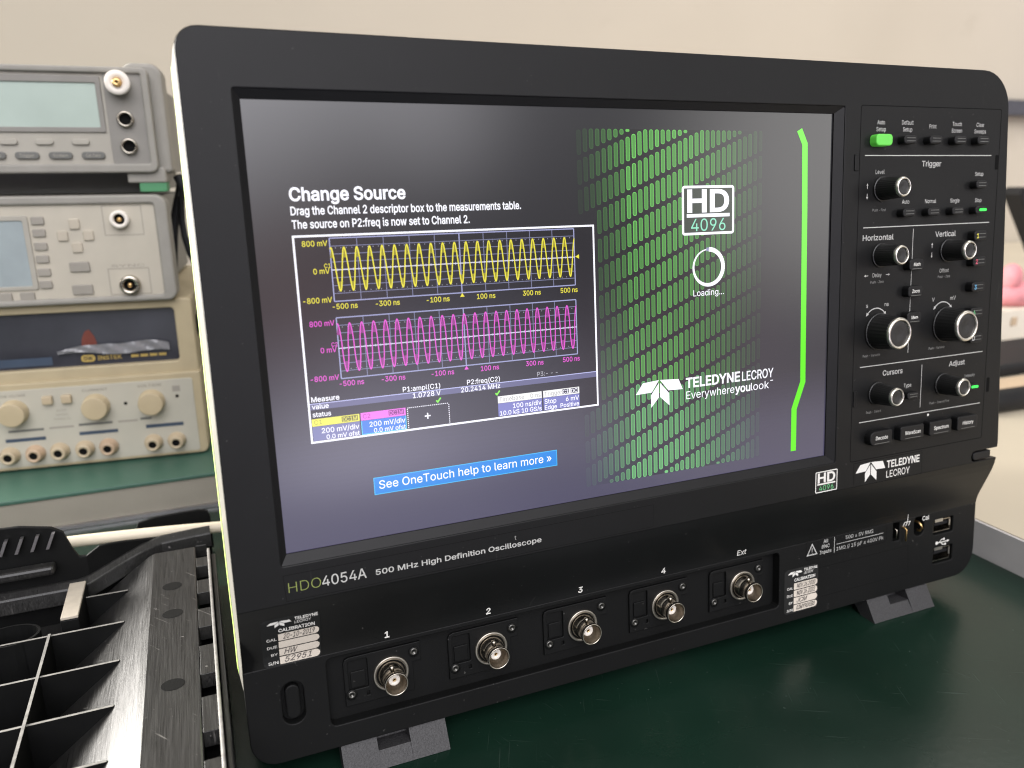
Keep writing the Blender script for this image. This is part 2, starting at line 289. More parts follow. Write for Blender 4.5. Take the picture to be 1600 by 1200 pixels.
# ------------------------------------------------------------------ letter outlines: char|advance|contours, capital height 500
GLYPHS = {}
for _ln in ''' |185|
A|471|16 0 84 0 133 140 339 140 388 0 455 0 271 500 198 500;234 449 320 195 152 195
B|448|122 56 122 227 244 227 274 224 300 214 321 200 337 181 346 159 349 134 343 103 324 78 291 62 241 56;59 500 59 0 242 0 296 4 339 18 371 38 393 66 406 98 411 134 407 170 395 200 378 223 357 241 333 253 309 258 309 262 350 281 367 296 380 315 388 338 391 367 387 403 374 434 353 461 323 482 284 496 237 500;122 281 122 444 236 444 278 438 307 421 324 396 330 366 327 342 318 321 303 304 283 291 260 283
C|501|47 176 68 113 103 62 148 24 202 1 263 -7 300 -4 335 5 367 18 395 37 420 61 440 89 455 121 465 158 401 158 394 134 383 112 368 94 332 67 310 59 263 52 219 58 181 75 148 103 123 142 107 191 102 250 107 309 123 358 148 396 180 425 219 442 263 448 287 446 332 433 351 421 383 388 394 367 401 342 465 342 455 379 440 411 420 439 395 463 366 482 334 496 300 504 263 507 202 499 148 475 103 437 68 386 47 323 40 250
D|494|59 500 59 0 215 0 286 8 345 30 392 67 426 117 447 178 454 251 447 323 426 384 392 434 346 470 289 493 221 500;312 79 267 62 211 56 122 56 122 444 217 444 270 438 314 421 348 393 373 354 387 307 392 251 387 195 372 146 348 108
E|411|122 56 122 225 349 225 349 281 122 281 122 444 366 444 366 500 59 500 59 0 369 0 369 56
F|403|59 0 122 0 122 217 340 217 340 273 122 273 122 444 363 444 363 500 59 500
G|511|47 176 68 114 102 63 147 25 201 1 264 -7 320 0 370 18 412 49 443 89 463 139 470 197 470 251 278 251 278 196 408 196 403 157 389 121 368 92 339 70 304 57 264 52 220 58 181 75 148 104 123 142 107 191 102 250 107 309 123 358 148 397 180 425 218 442 261 448 310 441 350 420 381 386 401 343 466 343 457 378 441 409 421 437 396 461 367 481 335 495 299 504 260 507 200 499 146 475 102 437 68 386 47 323 40 250
H|508|59 0 122 0 122 228 386 228 386 0 449 0 449 500 386 500 386 284 122 284 122 500 59 500
I|295|116 56 31 56 31 0 265 0 265 56 180 56 180 444 265 444 265 500 31 500 31 444 116 444
J|390|33 170 33 143 43 79 74 32 122 3 182 -7 242 3 289 32 320 79 331 143 331 500 267 500 267 143 261 102 244 73 216 55 182 49 147 55 119 73 102 102 96 143 96 170
K|459|59 0 122 0 122 163 195 241 366 0 441 0 239 283 441 500 357 500 208 338 122 235 122 500 59 500
L|386|59 500 59 0 355 0 355 56 122 56 122 500
M|617|59 500 59 0 120 0 117 430 281 0 336 0 448 286 498 431 496 0 558 0 558 500 468 500 346 184 309 68 149 500
N|514|59 0 123 0 123 286 118 423 380 0 455 0 455 500 392 500 392 192 397 73 381 105 134 500 59 500
O|524|47 176 69 113 103 62 148 24 202 1 262 -7 323 1 377 24 422 62 456 113 477 176 485 250 477 323 456 386 422 437 377 475 323 499 262 507 202 499 148 475 103 437 69 386 47 323 40 250;123 142 107 191 102 250 107 309 123 358 148 397 181 425 220 442 262 448 305 442 343 425 376 397 401 358 417 309 423 250 417 191 401 142 376 103 343 75 305 58 262 52 220 58 181 75 148 103
P|437|59 500 59 0 122 0 122 183 231 183 284 188 327 204 360 229 383 261 397 299 402 342 397 384 383 422 360 454 327 479 284 495 231 500;122 238 122 444 228 444 264 441 292 431 313 415 327 395 336 370 339 342 336 314 327 289 313 268 292 252 264 242 229 238
Q|524|47 176 69 113 103 62 148 24 202 1 262 -7 323 1 349 12 394 -47 460 -47 395 39 422 62 456 113 477 176 485 250 477 323 456 386 422 437 377 475 323 499 262 507 202 499 148 475 103 437 69 386 47 323 40 250;123 142 107 191 102 250 107 309 123 358 148 397 181 425 220 442 262 448 305 442 343 425 376 397 401 358 417 309 423 250 417 191 401 142 376 103 358 88 307 156 241 156 312 61 262 52 220 58 181 75 148 103
R|441|59 500 59 0 122 0 122 194 242 195 347 0 420 0 308 207 327 213 360 236 384 267 398 304 402 346 398 388 384 426 360 457 327 480 285 495 232 500;122 251 122 444 229 444 264 441 292 432 314 417 328 398 336 374 339 346 336 319 328 295 314 276 293 262 265 254 230 251
S|439|63 59 90 30 125 9 169 -4 220 -9 273 -4 318 10 354 33 380 62 396 97 401 136 398 168 388 194 372 216 353 234 306 259 209 288 146 314 129 328 117 346 113 369 116 391 127 411 143 428 164 440 191 448 221 451 263 445 297 430 321 405 332 371 394 371 387 408 371 441 345 468 311 489 270 502 223 507 177 502 135 489 100 468 74 440 57 406 51 366 59 321 85 284 126 256 181 235 267 210 311 190 326 176 336 159 340 137 336 112 324 90 305 72 281 59 252 51 220 48 191 51 164 58 140 70 121 86 109 108 103 134 38 134 45 94
T|441|31 500 31 444 189 444 189 0 252 0 252 444 410 444 410 500
U|508|59 500 59 170 65 122 83 79 112 43 151 15 199 -2 254 -8 310 -2 357 15 396 43 425 79 443 122 449 170 449 500 386 500 386 175 382 141 370 111 351 86 325 67 293 55 254 51 216 55 184 67 158 86 138 111 126 141 122 175 122 500
V|471|16 500 200 0 273 0 455 500 388 500 285 203 238 51 212 135 83 500
W|674|152 0 227 0 312 317 336 432 345 385 448 0 521 0 658 500 593 500 514 193 484 58 373 500 301 500 220 193 190 56 81 500 16 500
X|466|18 0 90 0 179 127 233 215 375 0 448 0 270 258 439 500 367 500 293 394 233 296 102 500 29 500 196 256
Y|464|90 500 16 500 200 205 200 0 263 0 263 205 447 500 374 500 276 339 234 255
Z|431|41 46 41 0 393 0 393 56 110 53 390 454 390 500 40 500 40 444 321 447
a|383|34 72 47 44 67 21 93 5 123 -5 157 -8 187 -6 212 1 232 11 248 24 268 51 272 51 272 0 331 0 331 247 327 285 317 315 301 338 281 354 258 366 212 377 161 376 131 369 102 357 77 340 56 317 40 286 98 269 116 296 147 317 168 323 192 325 216 323 236 316 251 306 262 292 269 274 271 252 268 239 261 231 248 226 123 207 76 190 57 176 42 158 33 135 30 106;93 85 90 103 93 122 102 137 115 148 132 156 197 168 271 187 271 136 268 113 259 92 244 73 224 58 198 48 146 46 128 51 100 71
b|417|52 0 110 0 110 58 116 58 150 16 169 4 194 -5 226 -8 269 -2 308 16 340 45 364 83 379 130 384 186 379 240 363 288 339 326 308 354 269 372 225 378 193 375 168 366 149 354 116 314 112 314 112 500 52 500;123 113 114 147 111 186 114 225 123 258 138 286 158 307 185 320 216 324 249 320 275 306 296 285 311 257 320 223 322 186 319 148 310 115 295 86 275 64 248 51 216 46 185 50 159 64 138 85
c|389|39 130 55 84 81 45 115 16 156 -2 204 -8 256 -1 280 8 320 37 348 77 357 101 299 115 287 87 266 65 238 51 204 46 170 50 143 65 122 87 107 115 98 148 95 184 98 221 107 254 122 282 143 305 170 319 204 324 222 323 252 313 276 296 298 257 355 272 347 295 318 335 300 350 256 371 204 378 156 372 115 354 81 325 55 286 39 239 34 184
d|417|39 130 54 83 78 45 110 16 148 -2 192 -8 223 -5 248 4 267 16 282 31 301 58 307 58 307 0 365 0 365 500 305 500 305 314 301 314 268 354 249 366 224 375 192 378 148 372 110 354 78 326 54 288 39 240 34 186;107 115 98 148 95 186 98 223 107 257 121 285 142 306 169 320 201 324 233 320 259 307 280 286 294 258 303 225 306 186 303 147 294 113 279 85 259 64 232 50 201 46 169 51 143 64 122 86
e|397|34 184 39 130 55 83 80 45 115 16 158 -2 208 -8 245 -5 278 4 306 19 329 39 347 62 359 89 300 104 292 86 281 71 249 52 209 45 176 49 148 60 126 79 109 104 98 136 95 166 365 166 361 238 351 277 335 309 314 335 289 354 261 368 232 375 202 378 154 372 113 353 79 324 54 285 39 238;97 237 107 265 123 289 144 308 170 320 202 324 233 320 258 308 278 289 293 264 301 233 302 217 96 217
f|249|139 0 139 321 224 321 224 373 139 373 142 435 152 452 168 462 191 466 223 460 239 512 203 520 158 518 133 510 111 496 94 478 83 453 79 424 79 373 6 373 6 321 79 321 79 0
g|418|100 -40 50 -68 63 -89 81 -108 104 -125 132 -137 165 -145 203 -148 247 -144 286 -134 319 -115 344 -88 361 -53 366 -9 366 373 308 373 308 313 302 313 294 326 268 354 249 366 224 375 193 378 149 372 110 354 78 326 54 288 39 242 34 188 39 134 54 89 79 53 111 26 149 10 192 5 223 7 248 15 267 27 282 41 301 67 306 67 306 -6 299 -46 277 -74 245 -90 203 -96 152 -87 119 -65;107 120 98 152 95 189 98 226 107 258 122 285 143 306 169 320 201 324 233 320 259 307 280 286 295 259 304 227 307 189 304 151 295 119 280 93 259 74 233 62 201 58 169 62 143 74 122 94
h|403|52 500 52 0 112 0 112 223 115 253 124 278 139 298 158 312 181 321 206 323 241 317 268 299 285 270 291 231 291 0 351 0 351 236 347 280 335 315 316 343 290 362 259 374 223 378 184 372 149 356 121 327 112 307 112 500
i|164|53 447 66 438 82 435 98 438 112 447 121 460 124 475 121 490 112 503 98 512 82 515 66 512 53 503 44 490 41 475 44 460;52 373 52 0 112 0 112 373
j|164|24 -82 -10 -85 -10 -140 37 -137 64 -127 85 -111 100 -89 109 -61 112 -30 112 373 52 373 52 -29 49 -53 40 -71;40 475 43 460 53 447 66 438 82 435 98 438 112 447 121 460 124 475 121 490 112 503 98 512 82 515 66 512 53 503 43 490
k|374|112 208 112 500 52 500 52 0 112 0 112 138 151 175 289 0 366 0 198 213 354 373 280 373 118 208
l|186|112 500 52 500 52 83 57 47 73 20 99 3 148 -2 178 3 167 53 128 54 118 61 113 75
m|599|130 340 116 318 110 301 110 373 52 373 52 0 112 0 112 234 115 262 124 284 137 302 155 315 175 322 196 325 225 320 249 306 264 284 269 255 269 0 330 0 332 265 339 285 351 302 368 314 388 322 411 325 440 320 464 307 482 284 487 249 487 0 547 0 547 251 543 291 531 323 513 348 489 365 460 376 429 380 401 377 374 368 351 355 331 337 316 315 311 302 303 326 282 355 253 373 215 380 169 370 148 357
n|403|52 0 112 0 112 223 115 253 124 278 139 298 158 312 181 321 206 323 241 317 268 299 285 270 291 231 291 0 351 0 351 236 347 280 335 315 315 343 290 362 259 374 223 378 184 372 149 356 121 327 110 303 110 373 52 373
o|408|39 130 55 84 81 45 115 16 156 -2 204 -8 252 -2 293 16 328 45 353 84 369 130 374 184 369 239 353 286 328 325 293 354 252 372 204 378 156 372 115 354 81 325 55 286 39 239 34 184;107 115 98 148 95 184 98 221 107 254 122 282 143 305 170 319 204 324 238 319 266 305 287 282 302 254 311 220 314 184 311 148 302 115 287 87 266 65 238 50 204 46 170 50 143 65 122 87
p|417|110 373 52 373 52 -140 112 -140 112 58 116 58 150 16 170 4 194 -5 226 -8 269 -2 308 16 340 45 364 83 379 130 384 186 379 240 363 288 339 326 308 354 269 372 225 378 193 375 168 366 149 354 116 314 110 314;123 113 114 147 111 186 114 225 123 258 138 286 158 307 185 320 216 324 249 320 275 306 296 285 311 257 320 223 322 186 319 148 310 115 295 86 275 64 248 51 216 46 185 50 159 64 138 85
q|417|39 130 54 83 78 45 110 16 148 -2 192 -8 223 -5 248 4 267 16 282 31 301 58 305 58 305 -140 365 -140 365 373 307 373 307 314 301 314 268 354 249 366 224 375 192 378 148 372 110 354 78 326 54 288 39 240 34 186;107 115 98 148 95 186 98 223 107 257 121 285 142 306 169 320 201 324 233 320 259 307 280 286 294 258 303 225 306 186 303 147 294 113 279 85 259 64 232 50 201 46 169 51 143 64 122 86
r|255|110 315 110 373 52 373 52 0 112 0 112 233 115 257 124 279 138 296 156 309 179 317 203 320 239 317 239 377 178 374 150 361 128 341 113 315
s|359|61 37 83 18 110 3 142 -5 179 -8 220 -4 255 6 285 24 307 46 321 74 326 105 319 140 301 168 270 190 226 206 141 228 122 239 110 254 107 272 112 294 129 311 154 323 184 327 216 323 238 310 254 292 263 272 318 285 308 311 294 333 274 352 249 366 219 375 184 378 146 374 113 364 85 348 64 326 50 299 46 269 52 233 71 205 102 183 147 167 232 145 250 133 260 119 263 101 258 79 240 61 213 49 178 45 147 48 122 59 103 78 92 105 35 93 45 62
t|223|165 -4 209 2 198 53 147 52 134 60 126 75 125 321 200 321 200 373 124 373 124 463 64 463 64 373 6 373 6 321 64 321 64 91 70 51 90 21 123 2
u|403|52 373 52 137 56 93 68 58 87 30 113 11 144 -1 179 -5 218 0 253 17 281 46 293 71 293 0 351 0 351 373 291 373 291 150 288 120 279 95 264 75 245 61 222 52 197 49 161 55 135 74 117 103 112 142 112 373
v|383|17 373 160 0 222 0 365 373 300 373 220 152 192 57 83 373
w|557|22 373 135 0 195 0 244 169 279 306 362 0 422 0 535 373 472 373 426 210 390 63 311 373 248 373 203 210 167 63 86 373
x|372|20 0 90 0 146 84 186 153 282 0 352 0 220 188 346 373 277 373 229 300 187 229 98 373 28 373 152 191
y|383|47 -136 54 -139 115 -140 137 -133 156 -122 173 -105 188 -84 201 -57 365 373 300 373 220 152 192 57 83 373 17 373 160 -1 139 -57 128 -73 116 -82 102 -87 87 -88 60 -84
z|374|41 45 41 0 333 0 333 55 124 55 124 59 327 325 327 373 47 373 47 317 250 317
0|445|52 175 68 111 93 61 128 24 171 1 223 -7 274 1 318 24 352 61 378 111 393 175 398 250 393 325 378 388 352 439 317 476 274 499 223 507 171 499 128 476 93 439 68 388 52 325 47 250;121 141 111 191 107 250 111 309 121 359 138 398 160 428 189 446 223 452 257 446 285 428 308 398 324 359 335 309 338 250 335 191 324 141 308 102 285 72 257 55 223 49 189 55 160 72 138 102
1|445|384 0 384 54 271 54 271 500 195 500 85 419 85 352 209 441 209 54 75 54 75 0
2|445|109 465 85 435 70 398 64 356 125 356 128 383 136 406 150 425 169 440 193 449 220 452 246 449 268 441 288 429 302 411 312 390 315 365 312 342 294 300 277 278 63 47 63 0 383 0 383 56 150 56 150 59 262 177 330 254 365 312 372 339 374 366 370 404 355 438 332 466 301 488 264 502 221 507 179 502 141 488
3|445|96 29 130 10 170 -3 214 -7 262 -2 303 12 338 35 364 65 381 101 386 142 381 183 365 219 338 249 303 271 259 284 218 284 366 453 366 500 68 500 68 444 283 444 154 294 154 243 238 240 270 230 294 213 311 193 320 169 323 142 320 114 309 91 292 73 270 60 244 52 215 49 187 51 162 58 141 70 124 86 113 106 107 130 43 130 51 90 69 56
4|445|39 156 39 104 277 104 277 0 337 0 337 104 406 104 406 160 337 160 337 312 277 312 277 160 107 160 305 500 243 500
5|445|126 242 143 254 165 264 189 270 214 272 244 268 270 258 292 240 308 217 319 190 322 159 319 129 309 103 293 80 271 63 246 53 217 49 193 52 170 59 151 71 136 87 125 107 120 128 59 128 65 92 81 59 106 32 138 11 175 -2 217 -7 263 -1 303 15 337 41 363 74 379 115 384 160 381 195 372 227 358 256 339 280 316 300 289 315 258 325 226 328 199 326 152 309 134 296 148 444 360 444 360 500 94 500 66 248
6|445|83 73 108 40 140 14 178 -1 222 -7 266 -2 305 14 337 39 361 71 377 110 382 154 377 198 363 236 341 267 310 290 274 304 231 309 192 302 169 287 316 500 248 500 100 280 78 235 66 196 62 159 68 113;136 100 126 126 123 156 126 185 136 210 151 231 171 247 195 257 222 261 250 257 274 247 294 231 309 210 319 184 322 154 319 125 309 100 294 78 274 62 250 51 222 48 195 51 171 62 151 78
7|445|162 0 384 441 384 500 61 500 61 444 318 444 95 0
8|445|73 61 99 33 133 11 175 -2 222 -7 270 -2 311 11 346 33 372 61 388 95 394 133 391 164 381 192 365 217 345 237 322 252 295 260 328 277 353 303 370 336 375 374 370 410 355 442 332 469 301 489 264 502 222 507 180 502 143 489 112 469 89 442 74 410 69 374 75 336 91 303 117 277 150 262 123 252 99 237 79 217 64 192 54 164 51 133 56 95;127 90 117 111 113 136 117 162 128 185 144 204 166 219 193 228 222 231 252 228 278 219 300 204 317 185 327 162 331 136 328 111 317 90 301 72 280 59 253 51 222 48 191 51 164 59 143 72;174 442 197 449 222 452 248 449 270 442 289 429 302 413 311 393 314 369 311 345 302 325 288 308 269 295 247 287 222 285 197 287 175 295 156 308 142 325 133 345 131 369 133 393 142 413 156 429
9|445|82 264 104 233 135 210 172 196 214 191 252 198 274 212 128 0 197 0 310 165 344 220 366 265 378 304 382 341 377 387 362 427 337 460 305 486 266 501 222 507 179 502 140 486 108 461 83 429 68 390 62 346 67 302;136 290 126 316 123 346 126 375 136 400 151 422 171 438 195 449 222 452 250 449 274 438 294 422 309 400 319 374 322 344 319 315 309 290 294 269 274 253 250 243 222 239 195 243 171 253 151 269
.|185|49 40 52 23 62 9 76 -1 94 -4 111 -1 126 9 135 23 139 40 135 58 126 72 111 82 94 85 76 82 62 72 52 58
,|185|66 70 37 -117 83 -117 135 70
:|185|49 40 52 23 62 9 76 -1 94 -4 111 -1 126 9 135 23 139 40 135 58 126 72 111 82 94 85 76 82 62 72 52 58;49 311 52 294 62 279 76 269 94 266 111 269 126 279 135 294 139 311 135 328 126 343 111 352 94 356 76 352 62 343 52 328
/|245|70 -75 231 523 175 523 14 -75
-|445|112 240 112 185 331 185 331 240
(|268|208 477 232 530 173 530 150 485 129 434 112 377 90 259 88 203 93 129 109 54 136 -21 173 -94 232 -94 206 -37 169 66 151 158 149 203 151 254 171 364
)|268|37 -94 95 -94 132 -22 159 52 175 128 181 203 178 259 170 318 157 377 139 434 118 485 95 530 37 530 61 477 98 364 110 308 120 203 118 159 100 67 84 18
+|445|194 222 60 222 60 169 194 169 194 34 251 34 251 169 384 169 384 222 251 222 251 357 194 357
!|193|55 23 65 9 79 -1 96 -4 114 -1 128 9 138 23 141 40 138 57 128 72 114 82 96 85 79 82 65 72 55 57 51 40;62 500 66 158 126 158 130 500
Ω|527|54 186 71 150 95 119 126 95 163 80 163 56 41 56 41 0 221 0 221 100 171 123 134 160 111 210 103 272 108 323 123 366 147 401 179 427 218 442 263 448 308 442 347 427 379 401 403 366 418 323 423 272 415 210 392 160 355 123 306 100 306 0 486 0 486 56 364 56 364 80 401 95 431 119 455 150 473 186 483 228 487 273 483 322 470 367 451 407 424 441 392 469 353 490 310 502 263 507 216 502 173 490 135 469 102 441 76 407 56 367 44 322 40 273 43 228
≤|445|64 271 64 229 381 118 381 179 162 249 162 253 381 322 381 384;64 79 64 23 381 23 381 79
»|396|156 205 26 48 94 48 228 205 94 363 26 363;364 205 230 363 162 363 293 205 162 48 230 48'''.split('\n'):
    _c, _a, _o = _ln.split('|')
    _ct = []
    for _q in _o.split(';'):
        if _q:
            _n = [int(t) for t in _q.split()]
            _ct.append(list(zip(_n[0::2], _n[1::2])))
    GLYPHS[_c] = (int(_a), _ct)


# ------------------------------------------------------------------ mesh helpers (millimetres)
class MB:
    def __init__(self, off=(0, 0, 0)):
        self.v, self.f, self.m, self.c, self.s = [], [], [], [], []
        self.off = off
        self.mats = []
        self.anycol = False

    def mi(self, k):
        if k not in self.mats:
            self.mats.append(k)
        return self.mats.index(k)

    def add(self, verts, faces, k, col=None, smooth=False):
        o = len(self.v)
        i = self.mi(k)
        self.v += [tuple(p) for p in verts]
        for f in faces:
            self.f.append([q + o for q in f]); self.m.append(i); self.c.append(col); self.s.append(smooth)
        if col is not None:
            self.anycol = True
        return self

    def box(self, x0, x1, y0, y1, z0, z1, k):
        v = [(x, y, z) for x in (x0, x1) for y in (y0, y1) for z in (z0, z1)]
        f = [(0, 1, 3, 2), (4, 6, 7, 5), (0, 4, 5, 1), (2, 3, 7, 6), (0, 2, 6, 4), (1, 5, 7, 3)]
        return self.add(v, f, k)

    def quad(self, pts, k, col=None):
        return self.add(pts, [tuple(range(len(pts)))], k, col)

    def poly(self, pts, y, k, col=None):
        """flat polygon in the x-z plane facing -y"""
        a = sum(pts[i][0] * pts[(i + 1) % len(pts)][1] - pts[(i + 1) % len(pts)][0] * pts[i][1] for i in range(len(pts)))
        if a < 0:
            pts = pts[::-1]
        return self.add([(x, y, z) for x, z in pts], [tuple(range(len(pts)))], k, col)

    def rect(self, x0, x1, z0, z1, y, k, col=None):
        return self.poly([(x0, z0), (x1, z0), (x1, z1), (x0, z1)], y, k, col)

    def line(self, pts, wd, y, k, col=None, close=False):
        """ribbon with mitred joints in the x-z plane"""
        n = len(pts)
        Lp, Rp = [], []
        for i in range(n):
            if close:
                a, c2 = pts[i - 1], pts[(i + 1) % n]
            else:
                a, c2 = pts[max(0, i - 1)], pts[min(n - 1, i + 1)]
            p = pts[i]
            d1 = Vector((p[0] - a[0], p[1] - a[1])); d2 = Vector((c2[0] - p[0], c2[1] - p[1]))
            if d1.length < 1e-9: d1 = d2
            if d2.length < 1e-9: d2 = d1
            d1.normalize(); d2.normalize()
            n1 = Vector((-d1.y, d1.x)); n2 = Vector((-d2.y, d2.x))
            mt = n1 + n2
            mt = n1 if mt.length < 1e-6 else mt.normalized()
            s = wd / 2 / max(0.35, mt.dot(n1))
            Lp.append((p[0] + mt.x * s, p[1] + mt.y * s)); Rp.append((p[0] - mt.x * s, p[1] - mt.y * s))
        e = n if close else n - 1
        for i in range(e):
            j = (i + 1) % n
            self.poly([Rp[i], Rp[j], Lp[j], Lp[i]], y, k, col)
        return self

    def lathe(self, cx, cz, prof, k, seg=32, smooth=True, axis='y'):
        """profile of (radius, y) turned about the y axis through (cx, cz)"""
        v, f = [], []
        for r, y in prof:
            for i in range(seg):
                a = 2 * math.pi * i / seg
                v.append((cx + r * math.cos(a), y, cz + r * math.sin(a)))
        for j in range(len(prof) - 1):
            for i in range(seg):
                i2 = (i + 1) % seg
                f.append((j * seg + i, j * seg + i2, (j + 1) * seg + i2, (j + 1) * seg + i))
        return self.add(v, f, k, smooth=smooth)

    def disc(self, cx, cz, r, y, k, seg=32, col=None):
        return self.poly([(cx + r * math.cos(2 * math.pi * i / seg), cz + r * math.sin(2 * math.pi * i / seg)) for i in range(seg)], y, k, col)

    def tube(self, pts, r, k, seg=12):
        v, f = [], []
        P = [Vector(p) for p in pts]
        for i, p in enumerate(P):
            d = (P[min(len(P) - 1, i + 1)] - P[max(0, i - 1)]).normalized()
            up = Vector((0, 0, 1)) if abs(d.z) < 0.9 else Vector((1, 0, 0))
            a = d.cross(up).normalized(); b2 = a.cross(d)
            for s in range(seg):
                t2 = 2 * math.pi * s / seg
                v.append(p + a * r * math.cos(t2) + b2 * r * math.sin(t2))
        for i in range(len(P) - 1):
            for s in range(seg):
                s2 = (s + 1) % seg
                f.append((i * seg + s, i * seg + s2, (i + 1) * seg + s2, (i + 1) * seg + s))
        f.append(tuple(range(seg))[::-1]); f.append(tuple((len(P) - 1) * seg + s for s in range(seg)))
        return self.add(v, f, k, smooth=True)

    def plate(self, outline, holes, y, thick, k, bevel=0.5, res=1):
        """solid plate in the x-z plane, front face at y, going back by thick, with through holes"""
        cu = bpy.data.curves.new('tmp', 'CURVE')
        cu.dimensions = '2D'; cu.fill_mode = 'BOTH'
        cu.extrude = max(0.01, thick / 2 - bevel); cu.bevel_depth = bevel; cu.bevel_resolution = res
        cu.offset = -bevel
        for pl in [outline] + list(holes):
            sp = cu.splines.new('POLY')
            sp.points.add(len(pl) - 1)
            for i, (x, z) in enumerate(pl):
                sp.points[i].co = (x, z, 0, 1)
            sp.use_cyclic_u = True
        o = bpy.data.objects.new('tmp', cu)
        me = o.to_mesh()
        vs = [(v2.co.x, y + thick / 2 - v2.co.z, v2.co.y) for v2 in me.vertices]
        fs = [tuple(p.vertices) for p in me.polygons]
        o.to_mesh_clear()
        bpy.data.objects.remove(o); bpy.data.curves.remove(cu)
        return self.add(vs, fs, k)

    def text(self, s, x, z, h, y, k, align='C', width=None, sx=1.0, bold=0.0, col=None, shear=0.0, rot=0.0):
        """flat lettering: baseline at z, capital height h"""
        cu = bpy.data.curves.new('tmp', 'CURVE')
        cu.dimensions = '2D'; cu.fill_mode = 'FRONT'
        cu.offset = bold
        pen = 0.0
        for ch in s:
            adv, cts = GLYPHS[ch]
            for ct in cts:
                sp = cu.splines.new('POLY')
                sp.points.add(len(ct) - 1)
                for i, (px, pz) in enumerate(ct):
                    sp.points[i].co = ((pen + px + shear * pz) * 0.001458, pz * 0.001458, 0, 1)
                sp.use_cyclic_u = True
            pen += adv
        o = bpy.data.objects.new('tmp', cu)
        me = o.to_mesh()
        vs = [(v2.co.x, v2.co.y) for v2 in me.vertices]
        fs = [tuple(p.vertices) for p in me.polygons]
        o.to_mesh_clear()
        bpy.data.objects.remove(o); bpy.data.curves.remove(cu)
        if not vs:
            return self
        xa = min(p[0] for p in vs); xb = max(p[0] for p in vs)
        sc = h / 0.729
        sx_ = width / (xb - xa) if width else sc * sx
        wd = (xb - xa) * sx_
        x0 = {'C': x - wd / 2, 'L': x, 'R': x - wd}[align]
        out = []
        for px, pz in vs:
            qx, qz = x0 + (px - xa) * sx_ - x, pz * sc
            out.append((x + qx * math.cos(rot) - qz * math.sin(rot), y, z + qx * math.sin(rot) + qz * math.cos(rot)))
        return self.add(out, fs, k, col)

    def build(self, name, parent=None, bevel=0.0, seg=2, fix=True, smooth_angle=None):
        me = bpy.data.meshes.new(name)
        S = 0.001
        ox, oy, oz = self.off
        me.from_pydata([((x - ox) * S, (y - oy) * S, (z - oz) * S) for x, y, z in self.v], [], self.f)
        for k in self.mats:
            me.materials.append(M_[k])
        for i, p in enumerate(me.polygons):
            p.material_index = self.m[i]
            p.use_smooth = self.s[i]
        if self.anycol:
            ca = me.color_attributes.new('Col', 'FLOAT_COLOR', 'CORNER')
            for i, p in enumerate(me.polygons):
                cc = self.c[i] or (0, 0, 0)
                for li in p.loop_indices:
                    ca.data[li].color = (*cc, 1)
        if fix:
            bm = bmesh.new(); bm.from_mesh(me)
            bmesh.ops.recalc_face_normals(bm, faces=bm.faces)
            bm.to_mesh(me); bm.free()
        me.update()
        o = bpy.data.objects.new(name, me)
        COL.objects.link(o)
        if parent:
            o.parent = parent
        if bevel:
            md = o.modifiers.new('Bevel', 'BEVEL')
            md.width = bevel * S; md.segments = seg; md.limit_method = 'ANGLE'; md.angle_limit = math.radians(35)
        return o


def rrect(x0, x1, z0, z1, r, n=5):
    rs = r if isinstance(r, (tuple, list)) else (r, r, r, r)   # bl, br, tr, tl
    pts = []
    for (cx, cz, a0, rr) in ((x0 + rs[0], z0 + rs[0], 180, rs[0]), (x1 - rs[1], z0 + rs[1], 270, rs[1]),
                             (x1 - rs[2], z1 - rs[2], 0, rs[2]), (x0 + rs[3], z1 - rs[3], 90, rs[3])):
        if rr <= 0.001:
            pts.append((cx, cz)); continue
        for i in range(n + 1):
            a = math.radians(a0 + 90 * i / n)
            pts.append((cx + rr * math.cos(a), cz + rr * math.sin(a)))
    return pts


def circ(cx, cz, r, n=24):
    return [(cx + r * math.cos(2 * math.pi * i / n), cz + r * math.sin(2 * math.pi * i / n)) for i in range(n)]


def thing(name, label, cat, loc, rot=(0, 0, 0), group=None):
    o = bpy.data.objects.new(name, None)
    COL.objects.link(o)
    o.empty_display_size = 0.02
    o.location = [v * 0.001 for v in loc]
    o.rotation_euler = rot
    o['label'] = label; o['category'] = cat
    if group:
        o['group'] = group
    return o


def tag(o, label, cat, group=None):
    o['label'] = label; o['category'] = cat
    if group:
        o['group'] = group
    return o


# ------------------------------------------------------------------ the setting
b_ = MB()
b_.box(-1600, 3600, 1300, 1340, -900, 2300, 'wall')
o = b_.build('wall'); o['kind'] = 'structure'

b_ = MB()
b_.box(-1100, 428, -650, 1290, -35, 0, 'table')
o = b_.build('workbench', bevel=1.5)
tag(o, 'dark green bench top, scuffed and slightly glossy, under the oscilloscope', 'workbench')

t_desk = thing('side_desk', 'cream desk top with grey edge band behind the oscilloscope at right', 'desk', (1200, 300, -35))
b_ = MB((1200, 300, -35)); b_.box(430.6, 2300, -700, 1290, -34, 22, 'desk'); b_.build('desk_top', t_desk)
b_ = MB((1200, 300, -35)); b_.box(428.6, 430.5, -700, 1290, -34, 21.4, 'desk_edge'); b_.build('edge_band', t_desk)

# ------------------------------------------------------------------ oscilloscope
AL = math.radians(6)
CA, SA = math.cos(AL), math.sin(AL)
T0 = 103.35
BX, BY = 182.0, 60.0
BZ = (SA * BY - T0) / CA
OFF = (BX, BY, BZ)
base_w = (BX, CA * BY + SA * BZ, 0.0)
SCOPE = thing('oscilloscope', 'large black bench oscilloscope with a lit wide screen and knobs at right', 'oscilloscope',
              base_w, (-AL, 0, 0))


def S():
    return MB(OFF)


